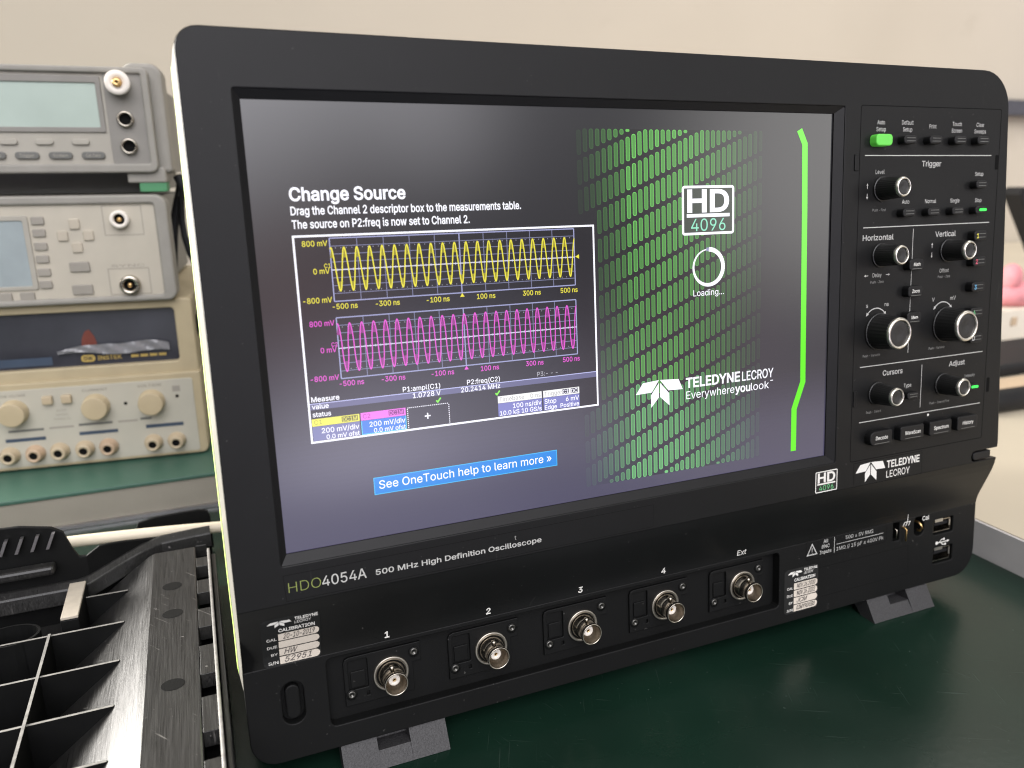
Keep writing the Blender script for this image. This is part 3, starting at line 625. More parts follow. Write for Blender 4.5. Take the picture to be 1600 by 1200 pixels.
# rear case behind the front frame
b_ = S(); b_.plate(rrect(-18, 382, -88, 182, 10), [], 26, 104, 'case', 2.0); b_.build('rear_case', SCOPE)

# front frame, upper part: rounded top corners, a notch for the stylus at the right
arcL = [(-18.8 + 8 - 8 * math.cos(math.radians(a)), 178 + 8 * math.sin(math.radians(a))) for a in range(0, 91, 15)]
arcR = [(378.6 - 19 + 19 * math.sin(math.radians(a)), 167.2 + 19 * math.cos(math.radians(a))) for a in range(0, 91, 10)]
outline = [(-19.7, -20.5)] + [(-19.2, 60)] + arcL + arcR + [(387.2, -11), (386.9, -13.9)]
notch = [(368.6, -13.9), (367.0, -14.8), (366.4, -16.9), (367.0, -19.0), (368.6, -19.8)]
outline += notch + [(386.6, -19.8), (386.2, -20.5)]
hole = rrect(-2.2, 268.2, -5.2, 166.7, 0.8, 2)
b_ = S()
b_.plate(outline, [hole], 0, 24, 'scope', 0.45)
# curved step down to the input panel
prof = [(-20.3, 0.0), (-23.5, 0.5), (-27, 1.5), (-32, 3.4), (-37, 5.4), (-41, 7.0), (-44, 8.1), (-47, 8.8), (-49, 9.0)]
NP = len(prof)
prof_step = list(prof)
xl, xr = -19.6, 386.0
vv, ff = [], []
for z, y in prof:
    tt = min(1, max(0, (-20.3 - z) / 26))
    vv += [(xl - 0.6 * tt, y, z), (xr - 1.6 * tt, y, z), (xl - 0.6 * tt, 24, z), (xr - 1.6 * tt, 24, z)]
for i in range(NP - 1):
    a, d = i * 4, (i + 1) * 4
    ff += [(a, a + 1, d + 1, d), (a + 2, a, d, d + 2), (a + 1, a + 3, d + 3, d + 1), (a + 3, a + 2, d + 2, d + 3)]
b_.add(vv, ff, 'scope', smooth=True)
b_.build('front_frame', SCOPE)

# input panel with the connector recess
outl = rrect(-20.3, 384.6, -91.2, -48.9, (11, 14, 0, 0), 6)
rec = rrect(11.6, 241.8, -81.2, -51.2, (2.5, 2.5, 2.5, 2.5), 3)
slots = [rrect(320.2, 324.9, -60.4, -47.9 - 1.2, 0.6, 2), rrect(336.0, 343.6, -60.6, -48.8, 3.4, 4),
         rrect(351.2, 366.6, -62.8, -53.6, 1.0, 2), rrect(351.9, 367.3, -80.4, -70.6, 1.0, 2),
         rrect(-6.8, 2.0, -75.5, -57.2, 4.3, 6)]
b_ = S()
b_.plate(outl, [rec] + slots, 9, 15, 'scope_panel', 0.5)
b_.build('input_panel', SCOPE)
b_ = S()
b_.box(8, 245, 14.0, 20, -84, -49.5, 'scope_dark')
b_.box(318, 369, 16.5, 20, -82, -48, 'hole')
b_.box(-9, 4.5, 13, 20, -77.5, -55, 'scope_dark')
b_.build('connector_recess', SCOPE)
b_ = S(); b_.plate(rrect(-5.2, 0.4, -74, -59.2, 2.7, 6), [], 10.2, 3.2, 'scope_panel', 0.6); b_.build('release_latch', SCOPE)

# pale side trim with the lime gasket at its back edge
path = [(-20.3, -57), (-19.9, -40), (-19.75, -20.5), (-19.3, 60)] + [(x - 0.15, z + 0.15) for x, z in arcL] + [(60, 186.15)]
nrm = 2.0
vv, ff = [], []
for i, (x, z) in enumerate(path):
    yf = 0.6 if z > -22 else (0.6 + (-22 - z) * 0.27)
    k2 = max(0.0, min(1.0, (186.1 - z) / 12.0))
    xo = x - 0.05 - 1.5 * k2 * (1 if z > 0 else max(0.55, 1 + z / 130))
    zo = z + (0.05 + 1.4 * (1 - k2))
    vv += [(x, yf, z), (x + 0.45 * (xo - x), yf + 6, z + 0.45 * (zo - z)), (xo, 24, zo), (xo - 0.4 * k2, 32, zo), (x + 2.5 * k2, 32, z - 3 * (1 - k2))]
n5 = 5
for i in range(len(path) - 1):
    a, d = i * n5, (i + 1) * n5
    for q in range(2):
        ff.append((a + q, a + q + 1, d + q + 1, d + q))
b_ = S(); b_.add(vv, ff, 'trim', smooth=True); b_.build('side_trim', SCOPE)
ff = []
for i in range(len(path) - 1):
    a, d = i * n5, (i + 1) * n5
    for q in (2, 3):
        ff.append((a + q, a + q + 1, d + q + 1, d + q))
b_ = S(); b_.add([(x - 0.12, y, z) for x, y, z in vv], ff, 'lime', smooth=True); b_.build('edge_gasket', SCOPE)

# chamfered frame round the display
b_ = S()
ox0, ox1, oz0, oz1 = -2.2, 268.2, -5.2, 166.7
ix0, ix1, iz0, iz1 = 0.2, 263.6, -1.4, 163.7
O4 = [(ox0, oz0), (ox1, oz0), (ox1, oz1), (ox0, oz1)]
I4 = [(ix0, iz0), (ix1, iz0), (ix1, iz1), (ix0, iz1)]
for i in range(4):
    j = (i + 1) % 4
    b_.quad([(O4[i][0], 0.5, O4[i][1]), (O4[j][0], 0.5, O4[j][1]), (I4[j][0], 2.3, I4[j][1]), (I4[i][0], 2.3, I4[i][1])], 'bezel')
    b_.quad([(I4[i][0], 2.3, I4[i][1]), (I4[j][0], 2.3, I4[j][1]), (I4[j][0], 4, I4[j][1]), (I4[i][0], 4, I4[i][1])], 'hole')
b_.build('display_bezel', SCOPE)

# ---- display and what it shows
YS = 3.0
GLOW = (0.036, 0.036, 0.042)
_pg_glow = [(-2.5, (0.084, 0.077, 0.136)), (20, (0.073, 0.068, 0.112)), (45, (0.044, 0.042, 0.053)), (90, (0.021, 0.020, 0.023)), (165, (0.022, 0.022, 0.025))]  # off-axis LCD glow painted into the page colour, lavender towards the bottom


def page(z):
    for (z0, c0), (z1, c1) in zip(_pg_glow, _pg_glow[1:]):
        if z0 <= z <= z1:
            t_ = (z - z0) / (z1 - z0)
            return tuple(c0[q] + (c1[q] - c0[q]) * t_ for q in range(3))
    return _pg_glow[-1][1]


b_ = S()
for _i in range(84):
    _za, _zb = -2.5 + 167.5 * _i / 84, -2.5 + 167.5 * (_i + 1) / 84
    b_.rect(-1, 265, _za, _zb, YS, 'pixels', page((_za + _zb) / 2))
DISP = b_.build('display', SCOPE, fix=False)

W_ = (1.15, 1.15, 1.25)
YEL = (0.95, 0.85, 0.05)
MAG = (0.92, 0.10, 0.75)
GRID = (0.24, 0.25, 0.42)
VIO = (0.13, 0.13, 0.26)
BOXBG = (0.013, 0.012, 0.015)

# green bar backdrop, fading to both sides as on the start page
b_ = S()
pitch, per = 2.87, 11.85
for k in range(-10, 25):
    cx = 152.9 + pitch * k
    if cx > 224:
        continue
    fade = min(1, max(0, (cx - 123.5) / 33)) ** 1.7 * min(1, max(0, (225.6 - cx) / 40)) ** 1.0
    fade *= 0.88 + 0.42 * math.exp(-((cx - 165) / 24) ** 2)
    if fade < 0.03:
        continue
    g0 = 129.7 + 1.16 * k
    for za, zb in (((4.0, 40.0), (117.0, 155.5)) if cx < 137 else ((4.0, 155.5),)):
        ns = int((zb - za) / 4)
        for q in range(ns):
            zq0, zq1 = za + (zb - za) * q / ns, za + (zb - za) * (q + 1) / ns
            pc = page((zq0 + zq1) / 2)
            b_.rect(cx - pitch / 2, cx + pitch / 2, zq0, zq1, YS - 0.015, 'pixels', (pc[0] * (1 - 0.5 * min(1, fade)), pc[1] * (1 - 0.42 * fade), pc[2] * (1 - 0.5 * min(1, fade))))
    for n in range(-16, 12):
        z0 = g0 + per * n + 1.0; z1 = z0 + per - 2.0
        z0c, z1c = max(z0, 4.0), min(z1, 155.5)
        if z1c - z0c < 0.8:
            continue
        if cx < 137 and z1c > 40 and z0c < 117:
            continue
        h = (z0c + z1c) / 2
        base = Vector((0.060, 0.235, 0.040)) if h > 45 else Vector((0.066, 0.235, 0.075))
        br = 0.75 + 0.55 * abs(h - 75) / 80
        jit = random.uniform(0.88, 1.1)
        hot = 1.35 if k in (0, 1) else 1.0
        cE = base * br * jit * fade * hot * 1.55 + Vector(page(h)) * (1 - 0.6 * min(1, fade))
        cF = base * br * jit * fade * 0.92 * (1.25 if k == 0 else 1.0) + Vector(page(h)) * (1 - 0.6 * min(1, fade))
        wd = 1.95
        b_.poly(rrect(cx - wd / 2, cx + wd / 2, z0c, z1c, min(0.75, (z1c - z0c) / 2.2), 2), YS - 0.03, 'pixels', tuple(cE))
        if z1c - z0c > 1.4:
            b_.poly(rrect(cx - wd / 2 + 0.3, cx + wd / 2 - 0.3, z0c + 0.3, z1c - 0.3, min(0.5, (z1c - z0c) / 4), 2), YS - 0.045, 'pixels', tuple(cF))
b_.build('bar_backdrop', DISP, fix=False)

b_ = S()
b_.line([(242.2, 156.3), (244.0, 156.3), (247.3, 150.0), (247.9, 121.5), (248.9, 38.0), (243.8, 25.0), (243.8, 3.8)][1:], 3.2, YS - 0.05, 'pixels', (0.14, 0.95, 0.01))
b_.build('green_line', DISP, fix=False)

b_ = S()
b_.text('Change Source', 13.6, 129.2, 4.5, YS - 0.06, 'pixels', 'L', width=42.6, bold=0.03, col=W_)
b_.text('Drag the Channel 2 descriptor box to the measurements table.', 13.6, 124.2, 2.9, YS - 0.06, 'pixels', 'L', width=89.6, bold=0.022, col=W_)
b_.text('The source on P2:freq is now set to Channel 2.', 13.6, 119.4, 2.9, YS - 0.06, 'pixels', 'L', width=67.6, bold=0.022, col=W_)
b_.build('caption', DISP, fix=False)

# waveform window
b_ = S()
bx0, bx1, bz0, bz1 = 13.6, 135.5, 40.2, 116.6
b_.rect(bx0, bx1, bz0, bz1, YS - 0.06, 'pixels', BOXBG)
b_.line([(bx0, bz0), (bx1, bz0), (bx1, bz1), (bx0, bz1)], 0.75, YS - 0.16, 'pixels', W_, close=True)


def grid(x0, x1, z0, z1, colr, ylab, n_osc, clipped):
    for i in range(11):
        x = x0 + (x1 - x0) * i / 10
        b_.line([(x, z0), (x, z1)], 0.42 if i in (0, 5, 10) else 0.26, YS - 0.08, 'pixels', tuple(v * (1.7 if i in (0, 5, 10) else 1) for v in GRID))
    for i in range(9):
        z = z0 + (z1 - z0) * i / 8
        b_.line([(x0, z), (x1, z)], 0.42 if i in (0, 8) else 0.24, YS - 0.08, 'pixels', tuple(v * (1.6 if i in (0, 8) else 1) for v in GRID))
    zc = (z0 + z1) / 2
    b_.line([(x0, zc), (x1, zc)], 0.38, YS - 0.09, 'pixels', (0.75, 0.75, 0.95))
    for i in range(51):
        x = x0 + (x1 - x0) * i / 50
        b_.rect(x - 0.1, x + 0.1, zc - 0.5, zc + 0.5, YS - 0.09, 'pixels', (0.6, 0.6, 0.8))
        for zz in (z0 + (z1 - z0) * 0.155, z0 + (z1 - z0) * 0.845):
            b_.rect(x - 0.14, x + 0.14, zz - 0.14, zz + 0.14, YS - 0.09, 'pixels', (0.5, 0.5, 0.6))
    amp = (z1 - z0) * (0.345 if not clipped else 0.40)
    pts = []
    steps = 840
    for i in range(steps + 1):
        u = i / steps
        ph = 2 * math.pi * (n_osc * u - (0.06 if not clipped else 0.05))
        s = math.cos(ph)
        if clipped:
            s = math.copysign(abs(s) ** 0.62, s) * 0.99
        pts.append((x0 + (x1 - x0) * u, zc + 0.15 + amp * s))
    b_.line(pts, 0.42 if clipped else 0.47, YS - 0.11, 'pixels', colr)
    dim = tuple(v * 0.35 for v in colr)
    for i in range(n_osc * 2 + 1):      # persistence inside the crests
        u = (i / 2 + (0.06 if not clipped else 0.05)) / n_osc
        if u > 1: continue
        x = x0 + (x1 - x0) * u
        sgn = 1 if i % 2 == 0 else -1
        b_.poly([(x - 0.55, zc + amp * 0.55 * sgn), (x + 0.55, zc + amp * 0.55 * sgn), (x, zc + amp * 0.95 * sgn)], YS - 0.10, 'pixels', dim)
    for zz, s in ((z1 - 2.7, '800 mV'), (zc - 1.2, '0 mV'), (z0 - 0.2, '-800 mV')):
        b_.text(s, x0 - 0.8, zz, 1.95, YS - 0.12, 'pixels', 'R', bold=0.012, col=colr, sx=0.92)
    b_.text(ylab, x0 - 0.3, zc + 0.9, 1.5, YS - 0.12, 'pixels', 'R', bold=0.01, col=colr, sx=0.9)
    for i, s in ((0, '-500 ns'), (2, '-300 ns'), (4, '-100 ns'), (6, '100 ns'), (8, '300 ns'), (10, '500 ns')):
        x = x0 + (x1 - x0) * i / 10
        if i == 0: x += 3.8
        if i == 10: x -= 3.0
        b_.text(s, x, z0 - 2.9, 1.95, YS - 0.12, 'pixels', 'C', bold=0.012, col=colr, sx=0.92)
    xm = (x0 + x1) / 2
    b_.poly([(xm - 0.9, z0 - 1.6), (xm + 0.9, z0 - 1.6), (xm, z0 - 0.1)], YS - 0.12, 'pixels', colr)


grid(26.4, 126.4, 92.5, 115.6, YEL, 'C1', 21, False)
b_.poly([(126.7, 104.2), (128.5, 105.1), (128.5, 103.3)], YS - 0.12, 'pixels', YEL)
grid(26.5, 126.4, 63.4, 86.4, MAG, 'C2', 22, True)

b_.rect(14.0, 135.1, 52.6, 54.9, YS - 0.08, 'pixels', VIO)
b_.line([(14.0, 54.9), (135.1, 54.9)], 0.3, YS - 0.09, 'pixels', (0.6, 0.62, 1.0))
T = lambda s, x, z, h, al='L', colr=W_, **kw: b_.text(s, x, z, h, YS - 0.14, 'pixels', al, col=colr, bold=kw.pop('bold', 0.010), **kw)
T('Measure', 14.7, 55.6, 1.9, bold=0.02)
T('value', 14.7, 52.9, 1.8, bold=0.015)
T('status', 14.7, 49.9, 1.8, bold=0.015)
T('P1:ampl(C1)', 65.0, 55.6, 1.9, 'R')
T('1.0728 V', 65.0, 52.7, 1.9, 'R')
T('P2:freq(C2)', 90.5, 55.6, 1.9, 'R')
T('20.2414 MHz', 90.5, 52.7, 1.9, 'R')
T('P3:- - -', 112.0, 55.7, 1.8, 'C', colr=(0.45, 0.45, 0.5))
for x in (63.9, 89.2):
    b_.line([(x - 0.9, 50.7), (x - 0.3, 50.0), (x + 1.0, 51.6)], 0.6, YS - 0.12, 'pixels', (0.25, 1.0, 0.05))
# channel boxes
b_.rect(14.2, 32.1, 46.3, 49.1, YS - 0.08, 'pixels', (1.0, 0.95, 0.08))
b_.rect(14.2, 32.1, 40.7, 46.2, YS - 0.08, 'pixels', (0.19, 0.20, 0.42))
b_.rect(25.3, 31.5, 46.7, 48.8, YS - 0.10, 'pixels', (0.16, 0.15, 0.0))
T('C1', 15.0, 46.9, 1.7, colr=(0.40, 0.38, 0.05))
T('DC1M', 28.4, 46.9, 1.6, 'C', colr=(0.95, 0.9, 0.1), width=5.4)
T('200 mV/div', 31.7, 43.4, 1.9, 'R')
T('0.0 mV ofst', 31.7, 40.9, 1.7, 'R')
b_.rect(32.6, 50.3, 46.3, 49.3, YS - 0.08, 'pixels', (1.0, 0.18, 0.9))
b_.rect(32.6, 50.3, 40.7, 46.2, YS - 0.08, 'pixels', (0.02, 0.20, 0.75))
b_.line([(32.7, 46.2), (32.7, 40.8), (50.2, 40.8), (50.2, 46.2)], 0.3, YS - 0.10, 'pixels', (0.1, 0.7, 1.0))
b_.rect(43.5, 49.6, 46.9, 49.0, YS - 0.10, 'pixels', (0.25, 0.0, 0.22))
T('C2', 33.4, 47.0, 1.7, colr=(0.5, 0.03, 0.45))
T('DC1M', 46.5, 47.1, 1.6, 'C', colr=(0.95, 0.2, 0.85), width=5.3)
T('200 mV/div', 49.9, 43.5, 1.9, 'R')
T('0.0 mV ofst', 49.9, 41.0, 1.7, 'R')
for i in range(22):
    x = 51.1 + 17.0 * i / 22
    b_.rect(x, x + 0.45, 48.9, 49.2, YS - 0.10, 'pixels', W_)
for i in range(10):
    z = 41.0 + 8.0 * i / 10
    b_.rect(50.9, 51.25, z, z + 0.42, YS - 0.10, 'pixels', W_)
    b_.rect(67.9, 68.25, z, z + 0.42, YS - 0.10, 'pixels', W_)
b_.rect(57.9, 60.3, 44.65, 45.15, YS - 0.1, 'pixels', W_)
b_.rect(58.85, 59.35, 43.7, 46.1, YS - 0.11, 'pixels', W_)
for x0, x1 in ((89.2, 109.0), (109.7, 126.7)):
    b_.rect(x0, x1, 46.3, 49.2, YS - 0.08, 'pixels', (1.0, 1.0, 0.98))
    b_.rect(x0, x1, 40.8, 46.2, YS - 0.08, 'pixels', (0.20, 0.21, 0.55))
T('Timebase', 89.8, 46.9, 1.8, colr=(0.42, 0.42, 0.42), bold=0)
T('0 ns', 108.5, 46.9, 1.8, 'R', colr=(0.42, 0.42, 0.42), bold=0)
T('100 ns/div', 108.7, 43.6, 1.9, 'R')
T('10.0 kS', 89.8, 41.1, 1.8)
T('10 GS/s', 108.7, 41.1, 1.8, 'R')
T('Trigger', 110.2, 46.9, 1.8, colr=(0.42, 0.42, 0.42), bold=0)
b_.rect(118.7, 121.7, 46.8, 48.9, YS - 0.10, 'pixels', (0.05, 0.05, 0.08))
b_.rect(122.6, 126.0, 46.8, 48.9, YS - 0.10, 'pixels', (0.05, 0.05, 0.08))
T('C1', 120.2, 47.0, 1.6, 'C')
T('DC', 124.3, 47.0, 1.6, 'C')
T('Stop', 110.2, 43.6, 1.9); T('6 mV', 126.4, 43.6, 1.9, 'R')
T('Edge', 110.2, 41.1, 1.8); T('Positive', 126.4, 41.1, 1.8, 'R')
b_.build('waveform_window', DISP, fix=False)

b_ = S()
b_.rect(35.6, 115.0, 16.0, 22.9, YS - 0.06, 'pixels', (0.0, 0.25, 0.80))
b_.line([(35.7, 16.1), (114.9, 16.1), (114.9, 22.8), (35.7, 22.8)], 0.3, YS - 0.07, 'pixels', (0.05, 0.55, 1.0), close=True)
b_.text('See OneTouch help to learn more »', 37.6, 18.15, 3.3, YS - 0.08, 'pixels', 'L', width=74.8, col=W_, bold=0.004)
b_.build('help_button', DISP, fix=False)


def hd_badge(b2, x0, x1, z0, z1, y, k, cw, cg, lw, bgk=None, bgc=None):
    w2, h2 = x1 - x0, z1 - z0
    if bgk:
        b2.poly(rrect(x0, x1, z0, z1, w2 * 0.03), y + 0.01, bgk, bgc)
    b2.line(rrect(x0 + lw / 2, x1 - lw / 2, z0 + lw / 2, z1 - lw / 2, w2 * 0.03, 3), lw, y - 0.02, k, cw, close=True)
    b2.text('HD', (x0 + x1) / 2, z0 + h2 * 0.475, h2 * 0.43, y - 0.03, k, 'C', width=w2 * 0.80, col=cw, bold=0.035)
    b2.rect(x0 + w2 * 0.09, x1 - w2 * 0.09, z0 + h2 * 0.36, z0 + h2 * 0.43, y - 0.03, k, cw)
    b2.text('4096', (x0 + x1) / 2, z0 + h2 * 0.08, h2 * 0.25, y - 0.03, cg if isinstance(cg, str) else k, 'C', width=w2 * 0.66, col=None if isinstance(cg, str) else cg)


def bird(b2, x0, z0, w2, h2, y, k, colr=None):
    """four leaning leaves that meet at the top centre"""
    P = lambda u, v: (x0 + u * w2, z0 + v * h2)
    g = 0.004
    b2.poly([P(0.0, 0.55), P(0.15, 0.95), P(0.49, 1.0), P(0.335, 0.57)], y, k, colr)
    b2.poly([P(1.0, 0.55), P(0.91, 0.95), P(0.51, 1.0), P(0.69, 0.57)], y, k, colr)
    b2.poly([P(0.32, 0.0), P(0.315, 0.46), P(0.49 - g, 0.89), P(0.492 - g, 0.36)], y, k, colr)
    b2.poly([P(0.71, 0.0), P(0.705, 0.46), P(0.51 + g, 0.89), P(0.508 + g, 0.36)], y, k, colr)


b_ = S()
hd_badge(b_, 179.5, 207.4, 110.8, 132.1, YS - 0.08, 'pixels', W_, (0.30, 0.85, 0.60), 1.1, 'pixels', (0.035, 0.05, 0.035))
b_.build('resolution_logo', DISP, fix=False)
b_ = S()
ring = [(193.4 + 8.0 * math.cos(a), 96.4 + 7.9 * math.sin(a)) for a in [math.radians(98 + 7 * i) for i in range(51)]]
for i in range(len(ring) - 1):
    u = i / (len(ring) - 1)
    wd = 0.5 + 1.5 * min(1, u * 1.5)
    b_.line([ring[i], ring[i + 1]], wd, YS - 0.09, 'pixels', W_)
b_.line([(193.4 + 8.0 * math.cos(math.radians(a)), 96.4 + 7.9 * math.sin(math.radians(a))) for a in range(86, 102, 4)], 1.6, YS - 0.088, 'pixels', (0.30, 0.30, 0.50))
b_.text('Loading...', 193.6, 83.8, 2.7, YS - 0.09, 'pixels', 'C', width=16.6, col=W_, bold=0.004)
b_.build('loading_ring', DISP, fix=False)
b_ = S()
bird(b_, 154.6, 35.5, 24.7, 12.2, YS - 0.09, 'pixels', W_)
b_.text('TELEDYNE', 181.0, 42.5, 4.4, YS - 0.09, 'pixels', 'L', width=30.2, col=W_, bold=0.032)
b_.text('LECROY', 212.4, 42.4, 4.3, YS - 0.09, 'pixels', 'L', width=18.4, col=W_, bold=0.012)
b_.text('Everywhere', 181.2, 37.2, 3.6, YS - 0.09, 'pixels', 'L', width=26.8, col=W_)
b_.text('you', 208.4, 37.2, 3.6, YS - 0.09, 'pixels', 'L', width=8.8, col=W_, bold=0.03)
b_.text('look', 217.6, 37.2, 3.6, YS - 0.09, 'pixels', 'L', width=10.6, col=W_)
b_.rect(229.0, 230.6, 40.6, 41.0, YS - 0.09, 'pixels', W_)
b_.build('brand_logo', DISP, fix=False)

# ---- control panel
b_ = S()
pl = rrect(277.9, 373.2, -6.5, 167.4, 1.2, 3)
b_.line(pl, 0.35, -0.04, 'hole', close=True)
b_.build('panel_seam', SCOPE)

FY = -0.06
K = 'ink_grey'
b_ = S()
for z, x0, x1 in ((144.5, 281.1, 367.5), (110.6, 281.6, 368.9), (42.0, 282.4, 370.0), (13.5, 283.0, 370.3)):
    b_.rect(x0, x1, z - 0.22, z + 0.22, FY, K)
b_.rect(314.55, 314.9, 46.5, 109.1, FY, K)
b_.rect(325.0, 325.35, 16.4, 39.2, FY, K)
h = 1.95
for s, x, z in (('Auto', 290.7, 158.9), ('Setup', 290.8, 155.7), ('Default', 307.9, 159.0), ('Setup', 308.0, 155.8), ('Print', 324.9, 157.4),
                ('Touch', 341.6, 158.8), ('Screen', 341.6, 155.6), ('Clear', 358.2, 158.6), ('Sweeps', 358.3, 155.4),
                ('Level', 291.1, 135.9), ('Setup', 359.4, 134.4), ('Auto', 308.7, 121.5), ('Normal', 325.7, 121.4), ('Single', 342.8, 121.3),
                ('Stop', 359.7, 121.2), ('Delay', 291.6, 86.4), ('Offset', 337.7, 86.2), ('Type', 315.5, 28.4)):
    b_.text(s, x, z, h, FY, K, sx=0.86, bold=0.006)
b_.text('Intensity', 361.0, 29.0, 1.6, FY, 'ink_dim', sx=0.86)
for s, x, z, wd in (('Trigger', 325.2, 139.3, 13.2), ('Horizontal', 291.5, 104.4, 20.2), ('Vertical', 337.4, 104.5, 14.6), ('Cursors', 304.7, 36.2, 13.6), ('Adjust', 350.8, 36.3, 11.8)):
    b_.text(s, x, z, 2.6, FY, K, width=wd, bold=0.016)
for s, x, z in (('Push - Find', 291.3, 118.2), ('Push - Zero', 291.7, 83.4), ('Push - Zero', 337.8, 83.5), ('Push - Variable', 289.8, 46.8),
                ('Push - Variable', 335.2, 46.6), ('Push - Select', 292.6, 17.5), ('Push - Coarse/Fine', 339.2, 17.1)):
    b_.text(s, x, z, 1.25, FY, 'ink_dim', sx=0.92)
for s, x, z in (('s', 285.7, 71.6), ('ns', 298.7, 71.6), ('V', 331.0, 71.6), ('mV', 345.2, 71.6)):
    b_.text(s, x, z, 2.0, FY, K)


def arrow(x, z, dx, dz, ln=1.6, w2=0.35, k=K):
    b_.rect(min(x, x + dx * ln) - (w2 / 2 if dx == 0 else 0), max(x, x + dx * ln) + (w2 / 2 if dx == 0 else 0),
            min(z, z + dz * ln) - (w2 / 2 if dz == 0 else 0), max(z, z + dz * ln) + (w2 / 2 if dz == 0 else 0), FY, k)
    e = (x + dx * ln, z + dz * ln)
    b_.poly([(e[0] + dx * 1.1, e[1] + dz * 1.1), (e[0] - dz * 0.6, e[1] + dx * 0.6), (e[0] + dz * 0.6, e[1] - dx * 0.6)], FY - 0.01, k)


arrow(283.3, 128.9, 0, 1); arrow(283.3, 126.7, 0, -1)
arrow(328.3, 98.9, 0, 1); arrow(328.3, 96.7, 0, -1)
arrow(285.8, 87.3, -1, 0); arrow(297.4, 87.3, 1, 0)
for cx in (291.9, 338.0):
    pts = [(cx + 7.5 * math.sin(math.radians(a)), 63.5 + 7.5 * math.cos(math.radians(a))) for a in range(-50, 51, 10)]
    b_.line(pts, 0.5, FY, K)
    for s in (-1, 1):
        e = pts[0] if s < 0 else pts[-1]
        b_.poly([(e[0] + s * 0.9, e[1] - 1.1), (e[0] - s * 0.9, e[1] - 0.1), (e[0] + s * 0.5, e[1] + 0.9)], FY - 0.01, K)
b_.disc(331.3, 11.6, 0.7, FY, 'ink', 12)
b_.build('panel_lettering', SCOPE)


def button(cx, cz, w2, h2, k='rubber', y=-4.0, name='button', r=None, text=None, tk='ink', th=1.5, tw=None, lines=True, led=False):
    b2 = S()
    r = r if r else h2 * 0.42
    b2.plate(rrect(cx - w2 / 2, cx + w2 / 2, cz - h2 / 2, cz + h2 / 2, r, 5), [], y, -y + 0.5, k, 0.55, 2)
    if lines:
        for dz in ((-0.16, 0.2) if not text else (-0.36,)):
            b2.rect(cx - w2 * 0.30, cx + w2 * 0.36, cz + h2 * dz - 0.14, cz + h2 * dz + 0.14, y - 0.03, 'fg_keydark')
    o2 = b2.build(name, SCOPE)
    if text:
        b3 = S(); b3.text(text, cx + w2 * 0.02, cz - th * 0.4, th, y - 0.06, tk, 'C', width=tw, bold=0.012, sx=0.9)
        b3.build('legend', o2)
    if led:
        b3 = S(); b3.plate(rrect(cx - 1.6, cx + 3.4, cz - 0.55, cz + 0.75, 0.6, 4), [], y - 0.35, 0.5, 'led', 0.1)
        b3.build('indicator_lamp', o2)
    return o2


g_ = button(289.2, 151.3, 10.4, 5.4, 'green_btn', lines=False, r=1.9); g_['label'] = 'bright green oval button'
for cx in (306.0, 323.0, 340.0, 356.3):
    button(cx, 151.5, 8.6, 3.9)
button(356.8, 129.8, 8.0, 3.9)
for cx in (307.2, 324.0, 340.8):
    button(cx, 117.0, 8.4, 3.9)
button(357.4, 117.0, 8.4, 3.9, lines=False, led=True)
for i, (cz, tk) in enumerate(((104.0, 'ink_yellow'), (90.8, 'ink_red'), (77.6, 'ink_blue'), (64.2, 'ink_green'), (50.6, 'ink_grey'))):
    cx = (358.2, 358.4, 358.6, 358.8, 359.4)[i]
    o2 = button(cx, cz, 9.4, 5.0, r=1.6)
    b3 = S(); b3.text(('1', '2', '3', '4', 'D')[i], cx - 2.3, cz - 1.2, 2.3, -4.07, tk, 'C', bold=0.02); b3.build('legend', o2)
for s, cz in (('Math', 91.4), ('Zoom', 78.1), ('Mem', 64.9)):
    button(313.6, cz, 9.6, 5.6, text=s, r=1.8, th=1.6)
button(316.5, 24.2, 8.0, 3.6, y=-3)
button(360.6, 23.8, 8.0, 3.6, y=-3, lines=False, led=True)
for s, cx, wd, tw in (('Decode', 294.4, 15.0, 8.2), ('WaveScan', 315.9, 16.6, 11.0), ('Spectrum', 336.4, 16.2, 10.8), ('History', 356.4, 15.2, 8.0)):
    button(cx, 4.9, wd, 7.6, text=s, tw=tw, th=1.9, r=(3.4 if s == 'Decode' else 1.2, 1.2, 1.2, 3.4 if s == 'Decode' else 1.2))


def knob(cx, cz, rb, rt, hgt):
    b2 = S()
    n = 60
    v, f = [], []
    for j, (y, rr) in enumerate(((0, rb + 0.4), (-0.8, rb + 0.4), (-1.0, rb), (-hgt + 1.6, rt + 0.1), (-hgt + 1.2, rt - 0.3))):
        for i in range(n):
            a = 2 * math.pi * i / n
            q = rr - (0.10 if (i % 2 and j in (2, 3)) else 0)
            v.append((cx + q * math.cos(a), y, cz + q * math.sin(a)))
    for j in range(4):
        for i in range(n):
            f.append((j * n + i, j * n + (i + 1) % n, (j + 1) * n + (i + 1) % n, (j + 1) * n + i))
    b2.add(v, f, 'knob')
    o2 = b2.build('knob', SCOPE)
    b3 = S()
    wd = min(1.55, rt * 0.24)
    b3.lathe(cx, cz, [(rt - 0.2, -hgt + 1.8), (rt, -hgt + 1.3), (rt - 0.05, -hgt + 0.7), (rt - 0.5, -hgt + 0.2), (rt - wd * 0.7, -hgt), (rt - wd, -hgt + 0.25), (rt - wd, -hgt + 1.2)], 'silver', 48)
    b3.build('chrome_ring', o2)
    b3 = S()
    b3.lathe(cx, cz, [(rt - wd, -hgt + 0.9), (rt - wd - 0.5, -hgt + 0.7), ((rt - wd) * 0.5, -hgt + 1.0), (0.01, -hgt + 1.1)], 'knob', 32)
    b3.build('knob_cap', o2)
    return o2


